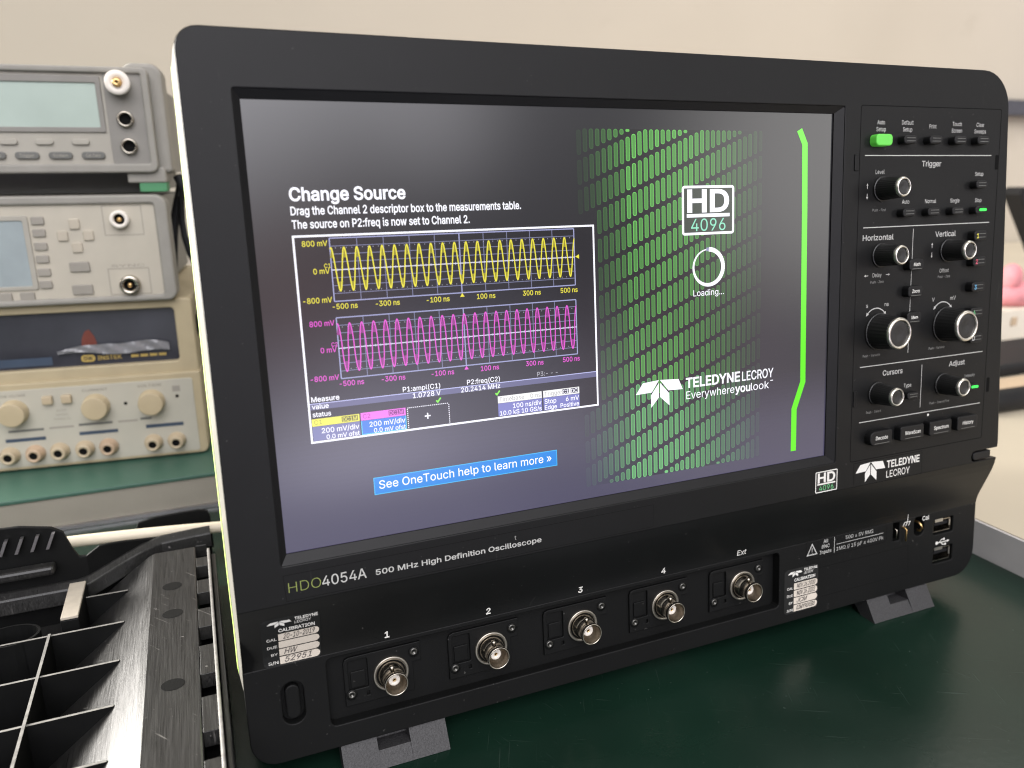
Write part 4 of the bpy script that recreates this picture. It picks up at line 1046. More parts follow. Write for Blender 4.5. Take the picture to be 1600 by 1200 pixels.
for cx, cz in ((292.8, 128.8), (293.4, 97.0), (339.5, 97.3), (294.2, 27.5), (340.7, 27.2)):
    knob(cx, cz, 5.5, 4.75, 13.2)
for cx, cz in ((294.1, 59.2), (340.4, 59.1)):
    knob(cx, cz, 8.9, 7.9, 13.2)

# stylus in its slot, the two pairs of clip slots beside the panel
b_ = S(); b_.plate(rrect(367.4, 381.2, -19.0, -14.7, (1.8, 0.3, 0.3, 1.8), 4), [], -0.2, 6, 'rubber', 0.5); b_.build('stylus', SCOPE)
b_ = S(); b_.rect(366, 387, -21, -13, 12, 'hole'); b_.build('stylus_slot', SCOPE)
for x0, x1, z0, z1, kk in ((274.6, 277.3, 137.4, 145.0, 0), (278.6, 280.8, 22.0, 30.2, 0)):
    b_ = S()
    b_.plate(rrect(x0, x1, z0, z1, 0.4, 2), [], -0.5, 1.0, 'scope', 0.25)
    b_.build('panel_clip', SCOPE)
for x0, x1, z0, z1 in ((370.6, 373.0, 137.4, 144.7), (374.6, 376.8, 19.0, 27.0)):
    b_ = S(); b_.poly(rrect(x0, x1, z0, z1, 0.5, 2), -0.08, 'hole'); b_.build('clip_slot', SCOPE)

# brand badge by the stylus, resolution badge, model strip
b_ = S()
b_.line([(280.5, -7.6), (328.2, -7.6), (328.8, -20.2), (281, -20.2)], 0.2, -0.04, 'hole', close=True)
bird(b_, 281.9, -18.7, 20.3, 10.2, FY, 'ink')
b_.text('TELEDYNE', 303.2, -13.2, 3.7, FY, 'ink', 'L', width=23.4, bold=0.03)
b_.text('LECROY', 303.2, -18.6, 3.7, FY, 'ink', 'L', width=16.6, bold=0.004)
b_.build('brand_badge', SCOPE)
b_ = S()
hd_badge(b_, 255.5, 269.7, -19.4, -8.4, FY, 'ink', None, 'ink_green', 0.5, 'sticker', None)
b_.build('resolution_badge', SCOPE)
b_ = S()
b_.line([(-2.0, -8.8), (161.0, -8.8), (160.6, -19.2), (-1.6, -19.2)], 0.16, -0.03, 'hole', close=True)
b_.text('HDO', -0.5, -16.0, 4.1, FY, 'ink_olive', 'L', width=12.2, bold=-0.016)
b_.text('4054A', 12.1, -16.0, 4.1, FY, 'ink_grey', 'L', width=17.2, bold=0.006)
b_.text('500 MHz High Definition Oscilloscope', 32.9, -15.7, 2.15, FY, 'ink_grey', 'L', width=72.0, bold=0.02)
b_.text('t', 92.5, -12.6, 2.0, FY, 'ink_dim', 'L')
b_.build('model_strip', SCOPE)

# ---- input connectors
PX = (38.3, 83.7, 129.3, 174.6, 220.8)
NUMS = ('1', '2', '3', '4', 'Ext')
NX = (37.1, 82.0, 127.0, 171.6, 217.4)
ZB = -66.0
for cx, s, nx in zip(PX, NUMS, NX):
    b_ = S()
    d = cx
    pl = [(d - 19.6, ZB - 10.5), (d + 9.8, ZB - 10.5), (d + 9.8, ZB + 2.6), (d + 13.4, ZB + 2.6), (d + 13.4, ZB + 11.2), (d - 17.2, ZB + 11.2), (d - 18.9, ZB + 10.5), (d - 19.6, ZB + 8.8)]
    b_.plate(pl, [rrect(d - 17.8, d - 9.6, ZB - 3.6, ZB + 9.4, 0.6, 2), rrect(d - 10.6, d - 9.4, ZB - 7.4, ZB - 5.6, 0.2, 1)], 12.8, 1.4, 'scope_panel', 0.3)
    b_.plate(rrect(d - 16.9, d - 10.6, ZB - 3.0, ZB + 4.2, 0.4, 2), [], 13.3, 0.9, 'scope_panel', 0.3)
    o2 = b_.build('connector_plate', SCOPE)
    for px, pz in ((d - 17.0, ZB - 5.4), (d + 10.4, ZB + 7.2)):
        b3 = S()
        b3.lathe(px, pz, [(2.3, 12.8), (2.3, 12.2), (1.75, 12.2)], 'scope_dark', 20)
        b3.lathe(px, pz, [(1.75, 12.9), (1.75, 12.3), (1.4, 12.1), (0.75, 12.1), (0.6, 12.6), (0.01, 12.6)], 'screw', 20)
        b3.build('screw', o2)
    b3 = S()
    b3.lathe(cx, ZB, [(7.7, 12.9), (7.7, 11.9), (7.4, 11.7), (6.4, 11.7), (6.3, 12.6)], 'nickel_flat', 48)
    bn = b3.build('bnc_connector', SCOPE)
    b3 = S()
    b3.lathe(cx, ZB, [(5.6, 12.4), (5.6, 11.2), (5.2, 10.8), (5.1, 9.4), (4.7, 9.0), (4.5, 8.4), (4.5, 5.6), (4.7, 5.0), (4.95, 4.2), (5.0, 2.9), (4.95, 2.55), (4.85, 2.45), (4.5, 2.45), (4.4, 2.6)], 'nickel', 48)
    b3.lathe(cx, ZB, [(4.4, 2.6), (4.3, 3.2), (4.3, 9.6), (2.1, 9.6)], 'nickel_inner', 48)
    for sx_ in (1, -1):
        a = math.radians(97)
        lx, lz = cx + sx_ * math.cos(a) * 4.7, ZB + sx_ * math.sin(a) * 4.7
        b3.tube([(lx, 6.9, lz), (lx + sx_ * math.cos(a) * 1.7, 6.9, lz + sx_ * math.sin(a) * 1.7)], 1.0, 'nickel', 10)
    b3.build('connector_shell', bn)
    b3 = S()
    b3.lathe(cx, ZB, [(2.45, 9.8), (2.45, 6.5), (2.2, 6.3), (0.85, 6.3), (0.8, 7.8)], 'ptfe', 24)
    b3.build('insulator', bn)
    b3 = S()
    b3.lathe(cx, ZB, [(0.82, 9), (0.82, 6.7), (0.5, 6.6), (0.45, 9)], 'gold', 16)
    b3.disc(cx, ZB, 0.7, 6.75, 'hole', 12)
    b3.build('contact_pin', bn)
PROF = [(0, 0.0)] + prof_step + [(-95, 9.0)]


def yface(z):
    for (za, ya), (zb, yb) in zip(PROF, PROF[1:]):
        if zb <= z <= za:
            return ya + (yb - ya) * (za - z) / (za - zb)
    return 9.0


def conform(b2, y_flat):
    b2.v = [(x, y - y_flat + yface(z), z) for x, y, z in b2.v]


b_ = S()
LY = 8.93
for s, nx in zip(NUMS, NX):
    b_ = S()
    b_.text(s, nx, -47.6 if s != 'Ext' else -47.4, 2.9, LY, 'ink', 'C', bold=0.03 if s != 'Ext' else 0.012)
    conform(b_, 9.0); b_.build('channel_legend', SCOPE)
# rating plate
b_ = S()
b_.line(rrect(259.0, 315.2, -59.4, -48.9, 1.5, 3), 0.16, LY + 0.02, 'hole', close=True)
b_.line([(259.9, -56.6), (266.2, -56.6), (263.0, -50.9)], 0.6, LY, 'ink_grey', close=True)
b_.text('!', 263.0, -55.9, 3.0, LY, 'ink_grey', 'C')
for s, z in (('All', -51.7), ('BNC', -54.5), ('Inputs', -57.5)):
    b_.text(s, 272.2, z, 1.9, LY, 'ink_grey', 'C', bold=0.012)
b_.rect(277.95, 278.3, -58.4, -49.7, LY, 'ink_grey')
b_.text('50Ω ≤ 5V RMS', 295.6, -52.4, 2.0, LY, 'ink_grey', 'C', width=19.5)
b_.rect(279.6, 312.8, -54.1, -53.8, LY, 'ink_grey')
b_.text('1MΩ // 15 pF ≤ 400V Pk', 296.3, -57.6, 2.0, LY, 'ink_grey', 'C', width=33.4)
conform(b_, 9.0); b_.build('rating_label', SCOPE)
# ground sign, Cal, usb trident
b_ = S()
b_.rect(330.4, 330.8, -50.6, -46.6, LY, 'ink')
b_.rect(328.3, 333.0, -51.0, -50.6, LY, 'ink')
for x in (328.5, 330.6, 332.7):
    b_.line([(x, -50.8), (x - 1.2, -53.0)], 0.45, LY, 'ink')
conform(b_, 9.0); b_.build('ground_symbol', SCOPE)
b_ = S()
b_.text('Cal', 344.6, -52.2, 2.5, LY, 'ink', 'C', bold=0.012)
conform(b_, 9.0); b_.build('calibration_legend', SCOPE)
b_ = S()
b_.line([(354.0, -67.9), (362.6, -67.9)], 0.55, LY, 'ink'); b_.disc(354.2, -67.9, 1.0, LY - 0.01, 'ink', 16)
b_.poly([(362.4, -68.7), (364.2, -67.9), (362.4, -67.1)], LY, 'ink')
b_.line([(356.0, -67.9), (357.8, -66.3), (359.6, -66.3)], 0.5, LY - 0.01, 'ink'); b_.disc(359.8, -66.3, 0.7, LY - 0.02, 'ink', 12)
b_.line([(357.2, -67.9), (359.0, -69.5), (360.8, -69.5)], 0.5, LY - 0.01, 'ink'); b_.rect(360.4, 361.6, -70.1, -68.9, LY - 0.02, 'ink')
conform(b_, 9.0); b_.build('usb_symbol', SCOPE)
b_ = S()
b_.line([(262, -64.9), (331.8, -64.9), (332.6, -81.5), (270, -81.5)], 0.16, LY + 0.02, 'hole')
conform(b_, 9.0); b_.build('blank_label', SCOPE)
# terminals
b_ = S()
b_.tube([(322.2, 16, -53.5), (322.2, 9.5, -53.5), (322.2, 8.6, -54.0), (322.2, 8.6, -58.8)], 0.45, 'nickel', 8)
b_.tube([(327.2, 15, -53.2), (327.2, 7.4, -53.2), (327.2, 6.6, -54.0), (327.2, 6.6, -60.5)], 0.5, 'gold', 8)
b_.build('ground_terminal', SCOPE)
b_ = S()
b_.tube([(339.5, 16, -52.5), (339.5, 9.0, -52.8), (339.5, 7.6, -53.8), (340.2, 7.4, -55.6), (339.5, 8.2, -57.2), (338.6, 9.5, -57.2)], 0.7, 'gold', 8)
b_.build('calibration_terminal', SCOPE)
for z0, z1, dx in ((-62.8, -53.6, 0), (-80.4, -70.6, 0.7)):
    b_ = S()
    xa, xb = 352.2 + dx, 365.6 + dx
    za, zb = z0 + 1.3, z1 - 1.2
    b_.line([(xa, za), (xb, za), (xb, zb), (xa, zb)], 0.5, 10.2, 'nickel', close=True)
    v = [(xa, 10.2, za), (xb, 10.2, za), (xb, 10.2, zb), (xa, 10.2, zb), (xa, 16, za), (xb, 16, za), (xb, 16, zb), (xa, 16, zb)]
    b_.add(v, [(0, 1, 5, 4), (1, 2, 6, 5), (2, 3, 7, 6), (3, 0, 4, 7)], 'nickel')
    o2 = b_.build('usb_port', SCOPE)
    b3 = S(); b3.box(xa + 1.2, xb - 1.2, 10.6, 16, zb - 3.2, zb - 1.5, 'ptfe' if False else 'black'); b3.box(xa + 0.8, xa + 7.0, 9.7, 10.1, zb - 0.9, zb + 0.9, 'silver'); b3.box(xb - 1.4, xb - 0.6, 9.7, 10.1, za + 2.5, zb - 0.6, 'silver')
    b3.build('port_tongue', o2)


# ---- calibration stickers
def sticker(x0, z0, w2, h2, rows, label, hand):
    yy = 8.86
    b2 = S()
    for i in range(30):
        za, zb = z0 + h2 * i / 30, z0 + h2 * (i + 1) / 30
        ins = lambda z: max(0.0, 2.0 - math.sqrt(max(0, 4.0 - max(0, 2.0 - min(z - z0, z0 + h2 - z)) ** 2)))
        b2.poly([(x0 + ins(za), za), (x0 + w2 - ins(za), za), (x0 + w2 - ins(zb), zb), (x0 + ins(zb), zb)], yy, 'sticker')
    conform(b2, 9.0)
    o2 = b2.build('calibration_sticker', SCOPE)
    o2['label'] = label
    b2 = S()
    X = lambda u: x0 + u * w2
    Z = lambda u: z0 + u * h2
    bird(b2, X(0.10), Z(0.82), w2 * 0.42, h2 * 0.12, yy - 0.04, 'ink')
    b2.text('TELEDYNE', X(0.57), Z(0.905), h2 * 0.055, yy - 0.04, 'ink', 'L', width=w2 * 0.40, bold=0.03)
    b2.text('LECROY', X(0.57), Z(0.83), h2 * 0.055, yy - 0.04, 'ink', 'L', width=w2 * 0.28)
    b2.text('CALIBRATION', X(0.60), Z(0.71), h2 * 0.065, yy - 0.04, 'ink', 'C', width=w2 * 0.62, bold=0.03)
    for i, s in enumerate(('CAL', 'DUE', 'BY', 'S/N')):
        zt = Z(0.67 - 0.165 * i)
        zb = zt - h2 * 0.145
        b2.poly(rrect(X(0.28), X(0.98), zb, zt, (0, h2 * 0.07, h2 * 0.07, 0), 5), yy - 0.04, 'paper')
        b2.text(s, X(0.25), zb + h2 * 0.02, h2 * 0.055, yy - 0.04, 'ink', 'R', width=w2 * (0.17 if len(s) > 2 else 0.11), bold=0.012)
        if hand[i]:
            b2.text(hand[i], X(0.36), zb + h2 * 0.03, h2 * rows, yy - 0.22, 'pen', 'L', shear=0.35, width=w2 * 0.55 * min(1, len(hand[i]) / 7 + 0.15), bold=0.012)
    conform(b2, 9.0)
    b2.build('sticker_print', o2)


sticker(-12.0, -49.2, 22.2, 23.6, 0.105, 'black calibration sticker filled in by faint pen', ('20-10-2019', '', 'HW', '52951'))
sticker(245.0, -86.6, 22.4, 24.6, 0.10, 'black calibration sticker with dense printed dates', ('NOV.26.2020', 'NOV.26.2022', 'JCM', '03MY90XI80'))

# ---- flip-out feet
for x0 in (14.6, 304.0):
    b_ = S()
    prof = [(12.5, -88.5), (4.2, -103.2), (5.2, -104.2), (12.0, -104.6), (24, -92), (24, -88.5)]
    x1 = x0 + 45.2
    n = len(prof)
    nx0, nx1 = x0 + 15, x0 + 29
    # the plate is cut out at its top middle for a finger
    yn = 12.5 - (12.5 - 4.2) * (6.0 / 14.7)
    for xa, xb, pf in ((x0, nx0, prof), (nx1, x1, prof), (nx0, nx1, [(19, -88.5), (17, -97.2), (yn - 0.7, -97.2), (4.2, -103.2), (5.2, -104.2), (12.0, -104.6), (24, -92), (24, -88.5)])):
        k2 = len(pf)
        v = [(xa, y, z) for y, z in pf] + [(xb, y, z) for y, z in pf]
        f = [tuple(range(k2)), tuple(range(k2, 2 * k2))[::-1]] + [(i, (i + 1) % k2, k2 + (i + 1) % k2, k2 + i) for i in range(k2)]
        b_.add(v, f, 'foot')
    b_.build('tilt_foot', SCOPE)
for x0 in (20, 320):
    b_ = S(); b_.box(x0, x0 + 26, 100, 122, -95.5, -87.5, 'case'); b_.build('rear_foot', SCOPE)

# ------------------------------------------------------------------ shelf and instrument stack behind, left
t_ = thing('bench_riser', 'low green topped riser with taupe front board under the power supply', 'riser', (-350, 420, 0))
def Rz(): return MB((-350, 420, 0))
b_ = Rz(); b_.box(-820, 40, 300, 640, 24.2, 27, 'shelf_green'); b_.build('green_top', t_, bevel=0.6)
b_ = Rz(); b_.box(-820, 40, 301.5, 640, 3.2, 24, 'shelf_face'); b_.build('front_board', t_)
b_ = Rz(); b_.box(-820, 40, 299.2, 320, 0.3, 3.0, 'alu'); b_.build('metal_strip', t_)

YAW = math.radians(-6)


def stack(name, label, cat, z0):
    return thing(name, label, cat, (-24, 345, z0), (0, 0, YAW))


# power supply: local origin at the front right bottom corner, x to the left is negative
ps = stack('power_supply', 'cream bench power supply with tan knobs and a smoked meter window, lowest in the stack', 'power supply', 27)
def Q(): return MB((0, 0, 27))
b_ = Q()
for xa in (-40, -200):
    b_.box(xa, xa + 14, 20, 34, 27, 31.5, 'black')
b_.build('foot', ps)
PW = -255
b_ = Q()
b_.plate(rrect(PW, 0, 28.5, 94.0, (5, 5, 1, 1), 4), [], 0, 20, 'psu', 1.0)
b_.plate(rrect(PW + 1, -0.8, 93.0, 150, (1, 1, 3, 3), 4), [rrect(PW + 20, -13.5, 102.5, 143.5, 3, 4)], 3.0, 18, 'psu', 1.0)
b_.box(PW + 2, -2, 19, 230, 31, 149, 'psu')
b_.build('case', ps)
b_ = Q(); b_.plate(rrect(PW + 10, -6.2, 30.8, 89.4, 2.0, 3), [], -0.5, 1.2, 'psu_panel', 0.3); pn = b_.build('front_panel', ps)
b_ = Q(); b_.box(PW + 18, -12.5, 8.0, 9.5, 101.5, 144.5, 'psu_win'); win = b_.build('meter_window', ps)
b_ = Q()
b_.rect(PW + 40, -100.5, 104.5, 110.5, 7.6, 'psu_blue')
b_.poly(rrect(-81.5, -72.0, 105.2, 110.4, 2.4, 4), 7.6, 'psu_gold')
b_.text('GW', -76.7, 106.4, 2.8, 7.55, 'psu_win', 'C', bold=0.03)
b_.text('INSTEK', -70.5, 106.2, 3.0, 7.6, 'psu_gold', 'L', width=16.5, bold=0.02)
for q in range(4):
    b_.rect(-47.5 + 6.4 * q, -42.3 + 6.4 * q, 106.6, 108.6, 7.6, 'psu_gold')
b_.build('window_print', win)
b_ = Q()
b_.poly([(-80, 117), (-69, 117), (-70.5, 124), (-73.5, 129.5), (-76.5, 128), (-79, 123)], 7.7, 'psu_red')
b_.build('indicator_film', win)
# crumpled clear film still stuck to the window
b_ = Q()
nxx, nzz = 26, 5
vv, ff = [], []
for i in range(nxx):
    u = i / (nxx - 1)
    x = -96 + 76 * u
    zb = 112.5 - 2 * u + 1.2 * math.sin(u * 9)
    zt = zb + (2.0 + 6.0 * min(1, u * 2.2)) * (1 - 0.25 * max(0, u - 0.8) * 5)
    for j in range(nzz):
        w3 = j / (nzz - 1)
        vv.append((x, 5.2 + 1.3 * math.sin(u * 31 + w3 * 4) * math.sin(w3 * 3.1) + random.uniform(-0.25, 0.25), zb + (zt - zb) * w3))
for i in range(nxx - 1):
    for j in range(nzz - 1):
        a = i * nzz + j
        ff.append((a, a + nzz, a + nzz + 1, a + 1))
b_.add(vv, ff, 'film', smooth=True); b_.build('protective_film', win)
for cx in (-182.0, -128.2, -74.3, -36.2):
    b_ = Q(); b_.lathe(cx, 73.2, [(9.4, -0.4), (9.4, -1.6), (8.9, -2.0), (8.7, -9.3), (8.5, -9.8), (8.1, -10.0), (7.9, -10.02), (0.01, -10.05)], 'psu_knob', 28); b_.build('knob', ps)
for cx in (-105.6, -93.1, -160.0):
    b_ = Q(); b_.plate(rrect(cx - 3.4, cx + 3.4, 77.6, 83.8, 0.8, 3), [], -4.0, 4, 'psu_term', 0.8); b_.build('push_button', ps)
for i, cx in enumerate((-152.5, -135.9, -119.3, -103.2, -86.3, -70.0, -38.8, -22.2)):
    kk = 'psu_termred' if i in (2, 5) else 'psu_term'
    b_ = Q(); b_.lathe(cx, 40.6, [(6.6, -0.4), (6.6, -2.0), (5.4, -2.6), (5.2, -7.0), (4.7, -8.4), (2.9, -8.4), (2.8, -4.0)], kk, 24)
    o2 = b_.build('terminal', ps)
    b_ = Q(); b_.disc(cx, 40.6, 2.9, -7.2, 'hole', 16); b_.build('socket_hole', o2)
b_ = Q()
yy = -0.6
for xa, xb, z, hh, kk in ((-134.5, -111.4, 58.7, 0.9, 'fg_keydark'), (-137.3, -111.1, 51.7, 1.3, 'psu_blue'), (-107.8, -91.5, 58.9, 0.7, 'fg_key'), (-88.2, -65.2, 59.5, 0.9, 'fg_keydark'),
                          (-88.7, -62.3, 52.6, 1.3, 'psu_blue'), (-61.4, -47.8, 59.4, 0.7, 'fg_key'), (-42.8, -16.1, 53.6, 1.4, 'psu_blue'), (-46, -38, 60.2, 0.9, 'fg_keydark')):
    b_.rect(xa, xb, z - hh, z + hh, yy, kk)
for s, x, z in (('FINE VOLTAGE', -128, 84.5), ('CURRENT', -74, 84.6), ('VOLTAGE', -36.5, 84.8)):
    b_.text(s, x, z, 1.8, yy, 'fg_keydark', 'C', width=17)
for i, s in enumerate(('INDEP', 'SERIES', 'PARALLEL')):
    b_.text(s, -98.0, 71 - 3.2 * i, 1.7, yy, 'fg_key', 'C')
b_.rect(-21, -15.5, 79.5, 84.0, yy, 'fg_key'); b_.disc(-18.2, 75.8, 1.3, yy, 'hole', 12); b_.disc(-54.5, 73.2, 1.3, yy, 'hole', 12)
b_.build('panel_print', pn)

# lower generator with a screen
f2 = stack('signal_generator', 'beige signal generator with a grey screen and arrow keys, middle of the stack', 'signal generator', 150)
def Q(): return MB((0, 0, 150))
GW = -240
b_ = Q()
b_.plate(rrect(GW, -9.0, 143.0 + 7.2, 225.5, (5, 6, 8, 5), 5), [rrect(GW + 12, -17.5, 157 - 2.4, 219.5, 2, 3)], -4, 22, 'fg_grey', 1.5)
b_.build('bumper', f2)
b_ = Q(); b_.box(GW + 12, -24, 2, 230, 152, 222, 'fg_keydark'); b_.build('case', f2)
b_ = Q(); b_.box(GW + 11, -16.5, -1.5, 3, 153.6, 220.5, 'fg_cream'); fp = b_.build('front_panel', f2)
b_ = Q(); b_.plate(rrect(GW + 40, -98.5, 161.5, 212.5, 1.5, 3), [rrect(GW + 45, -102.0, 164.2, 209.2, 1.0, 2)], -2.6, 1.5, 'fg_panel', 0.4); b_.build('screen_frame', f2)
b_ = Q(); b_.rect(GW + 44, -101.5, 163.8, 209.6, -1.8, 'lcd_grey'); b_.build('screen', f2, fix=False)


def key(par, off, cx, cz, w2, h2, k, y=-3.0, name='key', r=1.0):
    b2 = MB(off); b2.plate(rrect(cx - w2 / 2, cx + w2 / 2, cz - h2 / 2, cz + h2 / 2, r, 3), [], y, 2.0, k, 0.5)
    return b2.build(name, par)


O2 = (0, 0, 150)
for i, cz in enumerate((209.0, 200.7, 191.5, 182.7, 173.5, 164.9)):
    key(f2, O2, -92.5 - 0.25 * i, cz, 8.2, 5.4, 'fg_key')
for cx in (-120.5, -106.4):
    key(f2, O2, cx, 156.8, 9.2, 6.6, 'fg_key')
for cx, cz in ((-70.0, 206.2), (-78.4, 198.2), (-62.1, 198.2), (-70.3, 190.0)):
    key(f2, O2, cx, cz, 6.6, 7.0, 'fg_keypale')
key(f2, O2, -70.7, 176.4, 13.0, 7.0, 'fg_key'); key(f2, O2, -70.9, 160.2, 13.4, 7.0, 'fg_key')
for cx, cz, kk, w2 in ((-40.5, 208.9, 'ptfe', 6.2), (-39.4, 162.4, 'gold', 6.9)):
    b_ = MB(O2); b_.lathe(cx, cz, [(w2, -1.4), (w2, -6.0), (w2 - 0.6, -7.0), (w2 * 0.62, -7.0), (w2 * 0.58, -3.5)], 'nickel' if kk == 'gold' else 'ptfe', 28)
    o2 = b_.build('bnc_connector', f2)
    b_ = MB(O2); b_.disc(cx, cz, w2 * 0.62, -3.6, 'hole', 20); b_.lathe(cx, cz, [(1.6, -3.6), (1.5, -5.6), (0.01, -5.7)], 'gold', 12); b_.build('contact_pin', o2)
for q in ([(-51.4, 218.2), (-26.2, 218.2), (-26.2, 197.8), (-51.4, 197.8)], [(-53.0, 174.0), (-26.2, 174.0), (-26.2, 155.5), (-53.0, 155.5)]):
    b_ = MB(O2); b_.line(q, 0.6, -1.56, 'fg_key', close=True); b_.build('socket_outline', fp)
b_ = MB(O2)
b_.text('SYNC', -39.5, 175.2, 1.8, -1.6, 'fg_key', 'C', width=22)
b_.build('panel_print', fp)

# upper counter
f1 = stack('frequency_counter', 'grey frequency counter with a pale green display and rounded bumper, topmost of the stack', 'frequency counter', 225.5)
O1 = (0, 0, 225.5)
b_ = MB(O1)
b_.plate(rrect(GW, -11.5, 240.6, 310, (4, 5, 4, 4), 4), [rrect(GW + 10, -16.2, 246.6, 306, 1, 2)], 0, 14, 'fg_grey', 1.2)
for xa, xb in ((-30, -3.5), (GW - 2, GW + 22)):
    b_.plate(rrect(xa, xb, 240.2, 314, (3, 3, 8, 8), 5), [], 10, 24, 'fg_grey', 2.5)
b_.plate(rrect(-33, -7.6, 233.5, 244, (1, 1, 2, 2), 2), [], 4, 26, 'fg_grey', 1.2)
b_.plate(rrect(GW, GW + 26, 233.5, 244, (1, 1, 2, 2), 2), [], 4, 26, 'fg_grey', 1.2)
b_.build('bumper', f1)
b_ = MB(O1); b_.box(GW + 12, -20, 12, 230, 240, 309, 'fg_dark'); b_.box(GW + 20, -24, 40, 220, 226, 240, 'fg_keydark'); b_.build('case', f1)
b_ = MB(O1)
b_.box(GW + 9, -40.2, 3.0, 12, 246, 306.4, 'fg_panel'); b_.box(-40.0, -15.6, 2.2, 12, 246, 306.4, 'fg_dark')
f1p = b_.build('front_panel', f1)
b_ = MB(O1); b_.plate(rrect(GW + 30, -42.0, 267.5, 304, 0.8, 2), [rrect(GW + 34, -45.2, 270.8, 299.6, 0.8, 2)], 1.6, 1.8, 'fg_dark', 0.4); b_.build('display_frame', f1)
b_ = MB(O1); b_.rect(GW + 33, -44.5, 270, 300.4, 2.7, 'lcd'); b_.build('display', f1, fix=False)
for cx in (-147, -125, -103.0, -81.3, -59.0):
    key(f1, O1, cx, 261.2, 11.0, 3.8, 'fg_panel', 1.2, r=1.8)
for cx, s in ((-155, 'Freq'), (-134, 'Time'), (-113, 'Gate'), (-93.1, 'Trigger'), (-72.6, 'System'), (-52.2, 'Cal Date')):
    o2 = key(f1, O1, cx, 252.3, 14.8, 4.8, 'fg_keydark', 1.2, r=2.3)
    b_ = MB(O1); b_.text(s, cx, 251.3, 2.0, 1.12, 'fg_panel', 'C', width=9.0); b_.build('legend', o2)
for cx, cz, w2, big in ((-29.8, 299.4, 8.0, True), (-28.7, 276.3, 5.4, False), (-28.5, 258.3, 5.4, False)):
    b_ = MB(O1)
    if big:
        b_.lathe(cx, cz, [(w2 - 1, 2.2), (w2 - 0.5, -4.0), (w2, -6.5), (w2 - 0.4, -7.6), (w2 * 0.40, -7.0), (w2 * 0.36, -5)], 'ptfe', 32)
    else:
        b_.lathe(cx, cz, [(w2, 2.2), (w2, -1.0), (w2 * 0.9, -1.6), (w2 * 0.74, -1.6), (w2 * 0.70, 2.0)], 'nickel', 28)
    o2 = b_.build('bnc_connector', f1)
    b_ = MB(O1)
    if big:
        b_.lathe(cx, cz, [(2.9, -4), (2.8, -9.0), (2.0, -9.6), (0.8, -9.6), (0.7, -8)], 'gold', 18)
    else:
        b_.disc(cx, cz, w2 * 0.76, 1.2, 'hole', 20)
    b_.build('contact_pin', o2)
b_ = MB(O1); b_.plate(rrect(-26.0, -7.9, 227.2, 233.6, 1, 2), [], 5, 16, 'green_foot', 0.6); b_.build('rubber_foot', f1)
b_ = MB(O1); b_.plate(rrect(GW + 2, GW + 20, 227.2, 233.6, 1, 2), [], 5, 16, 'green_foot', 0.6); b_.build('rubber_foot', f1)

for i, (xa, ya, sag, r) in enumerate(((-24, 372, 12, 3.2), (-16, 392, -8, 2.6), (-30, 404, 9, 3.6))):
    pts = [(xa + sag * math.sin(q / 16 * 5 + i) + 5 * math.sin(q * 0.9 + i) * 0.3, ya + 6 * math.sin(q * 0.5 + i), 238 - 11.5 * q) for q in range(19)]
    b_ = MB(); b_.tube(pts, r, 'black', 10)
    o = b_.build('lead'); tag(o, ('thick black lead hanging beside the instrument stack, nearest the signal generator', 'thinnest black lead hanging between the stack and the oscilloscope', 'black lead hanging farthest back behind the stack')[i], 'lead', 'black leads beside the instrument stack')

# ------------------------------------------------------------------ removed black cover lying open at the left
cv = thing('plastic_cover', 'scuffed black plastic cover lying open side up with ribs inside, left of the oscilloscope', 'plastic cover', (-110, 70, 0))
def V(): return MB((-110, 70, 0))
b_ = V()
y0, y1 = -75.0, 158.0
# floor, ramp and raised shelf as one extruded sheet with thickness
prof = [(-250, 7), (-101, 7), (-98, 8), (-70.5, 29.5), (-60.5, 36.6), (-57.5, 38.0), (-36.4, 38.0), (-36.4, 33), (-58, 32.6), (-72, 24), (-99, 2), (-250, 2)]
n = len(prof)
ys = [y0 + (y1 - y0) * i / 12 for i in range(13)]
v = [(x, y, z) for y in ys for x, z in prof]
f = [tuple(range(n))[::-1], tuple((len(ys) - 1) * n + i for i in range(n))]
for j in range(len(ys) - 1):
    for i in range(n):
        i2 = (i + 1) % n
        f.append((j * n + i, j * n + i2, (j + 1) * n + i2, (j + 1) * n + i))
b_.add(v, f, 'cover')
b_.build('tray', cv, bevel=0.8)
# right rim: stepped edge strip with square slots and a thin outer lip
b_ = V()
slots_y = [-53, -19.5, 18, 55.5, 88, 117, 143]
edges = []
yp = y0
for sy in slots_y:
    b_.box(-36.3, -30.6, yp, sy, 31, 38.0, 'cover'); yp = sy + 15.5
b_.box(-36.3, -30.6, yp, y1, 31, 38.0, 'cover')
b_.box(-36.3, -30.0, y0, y1, 20, 26, 'hole')
b_.build('slotted_edge', cv, bevel=1.0)
b_ = V(); b_.box(-30.4, -29.0, y0, y1 - 8, 2, 39.6, 'cover_edge'); b_.box(-28.5, -26.4, y0, y1 - 10, 2, 36.6, 'cover'); b_.build('outer_lip', cv, bevel=0.5)
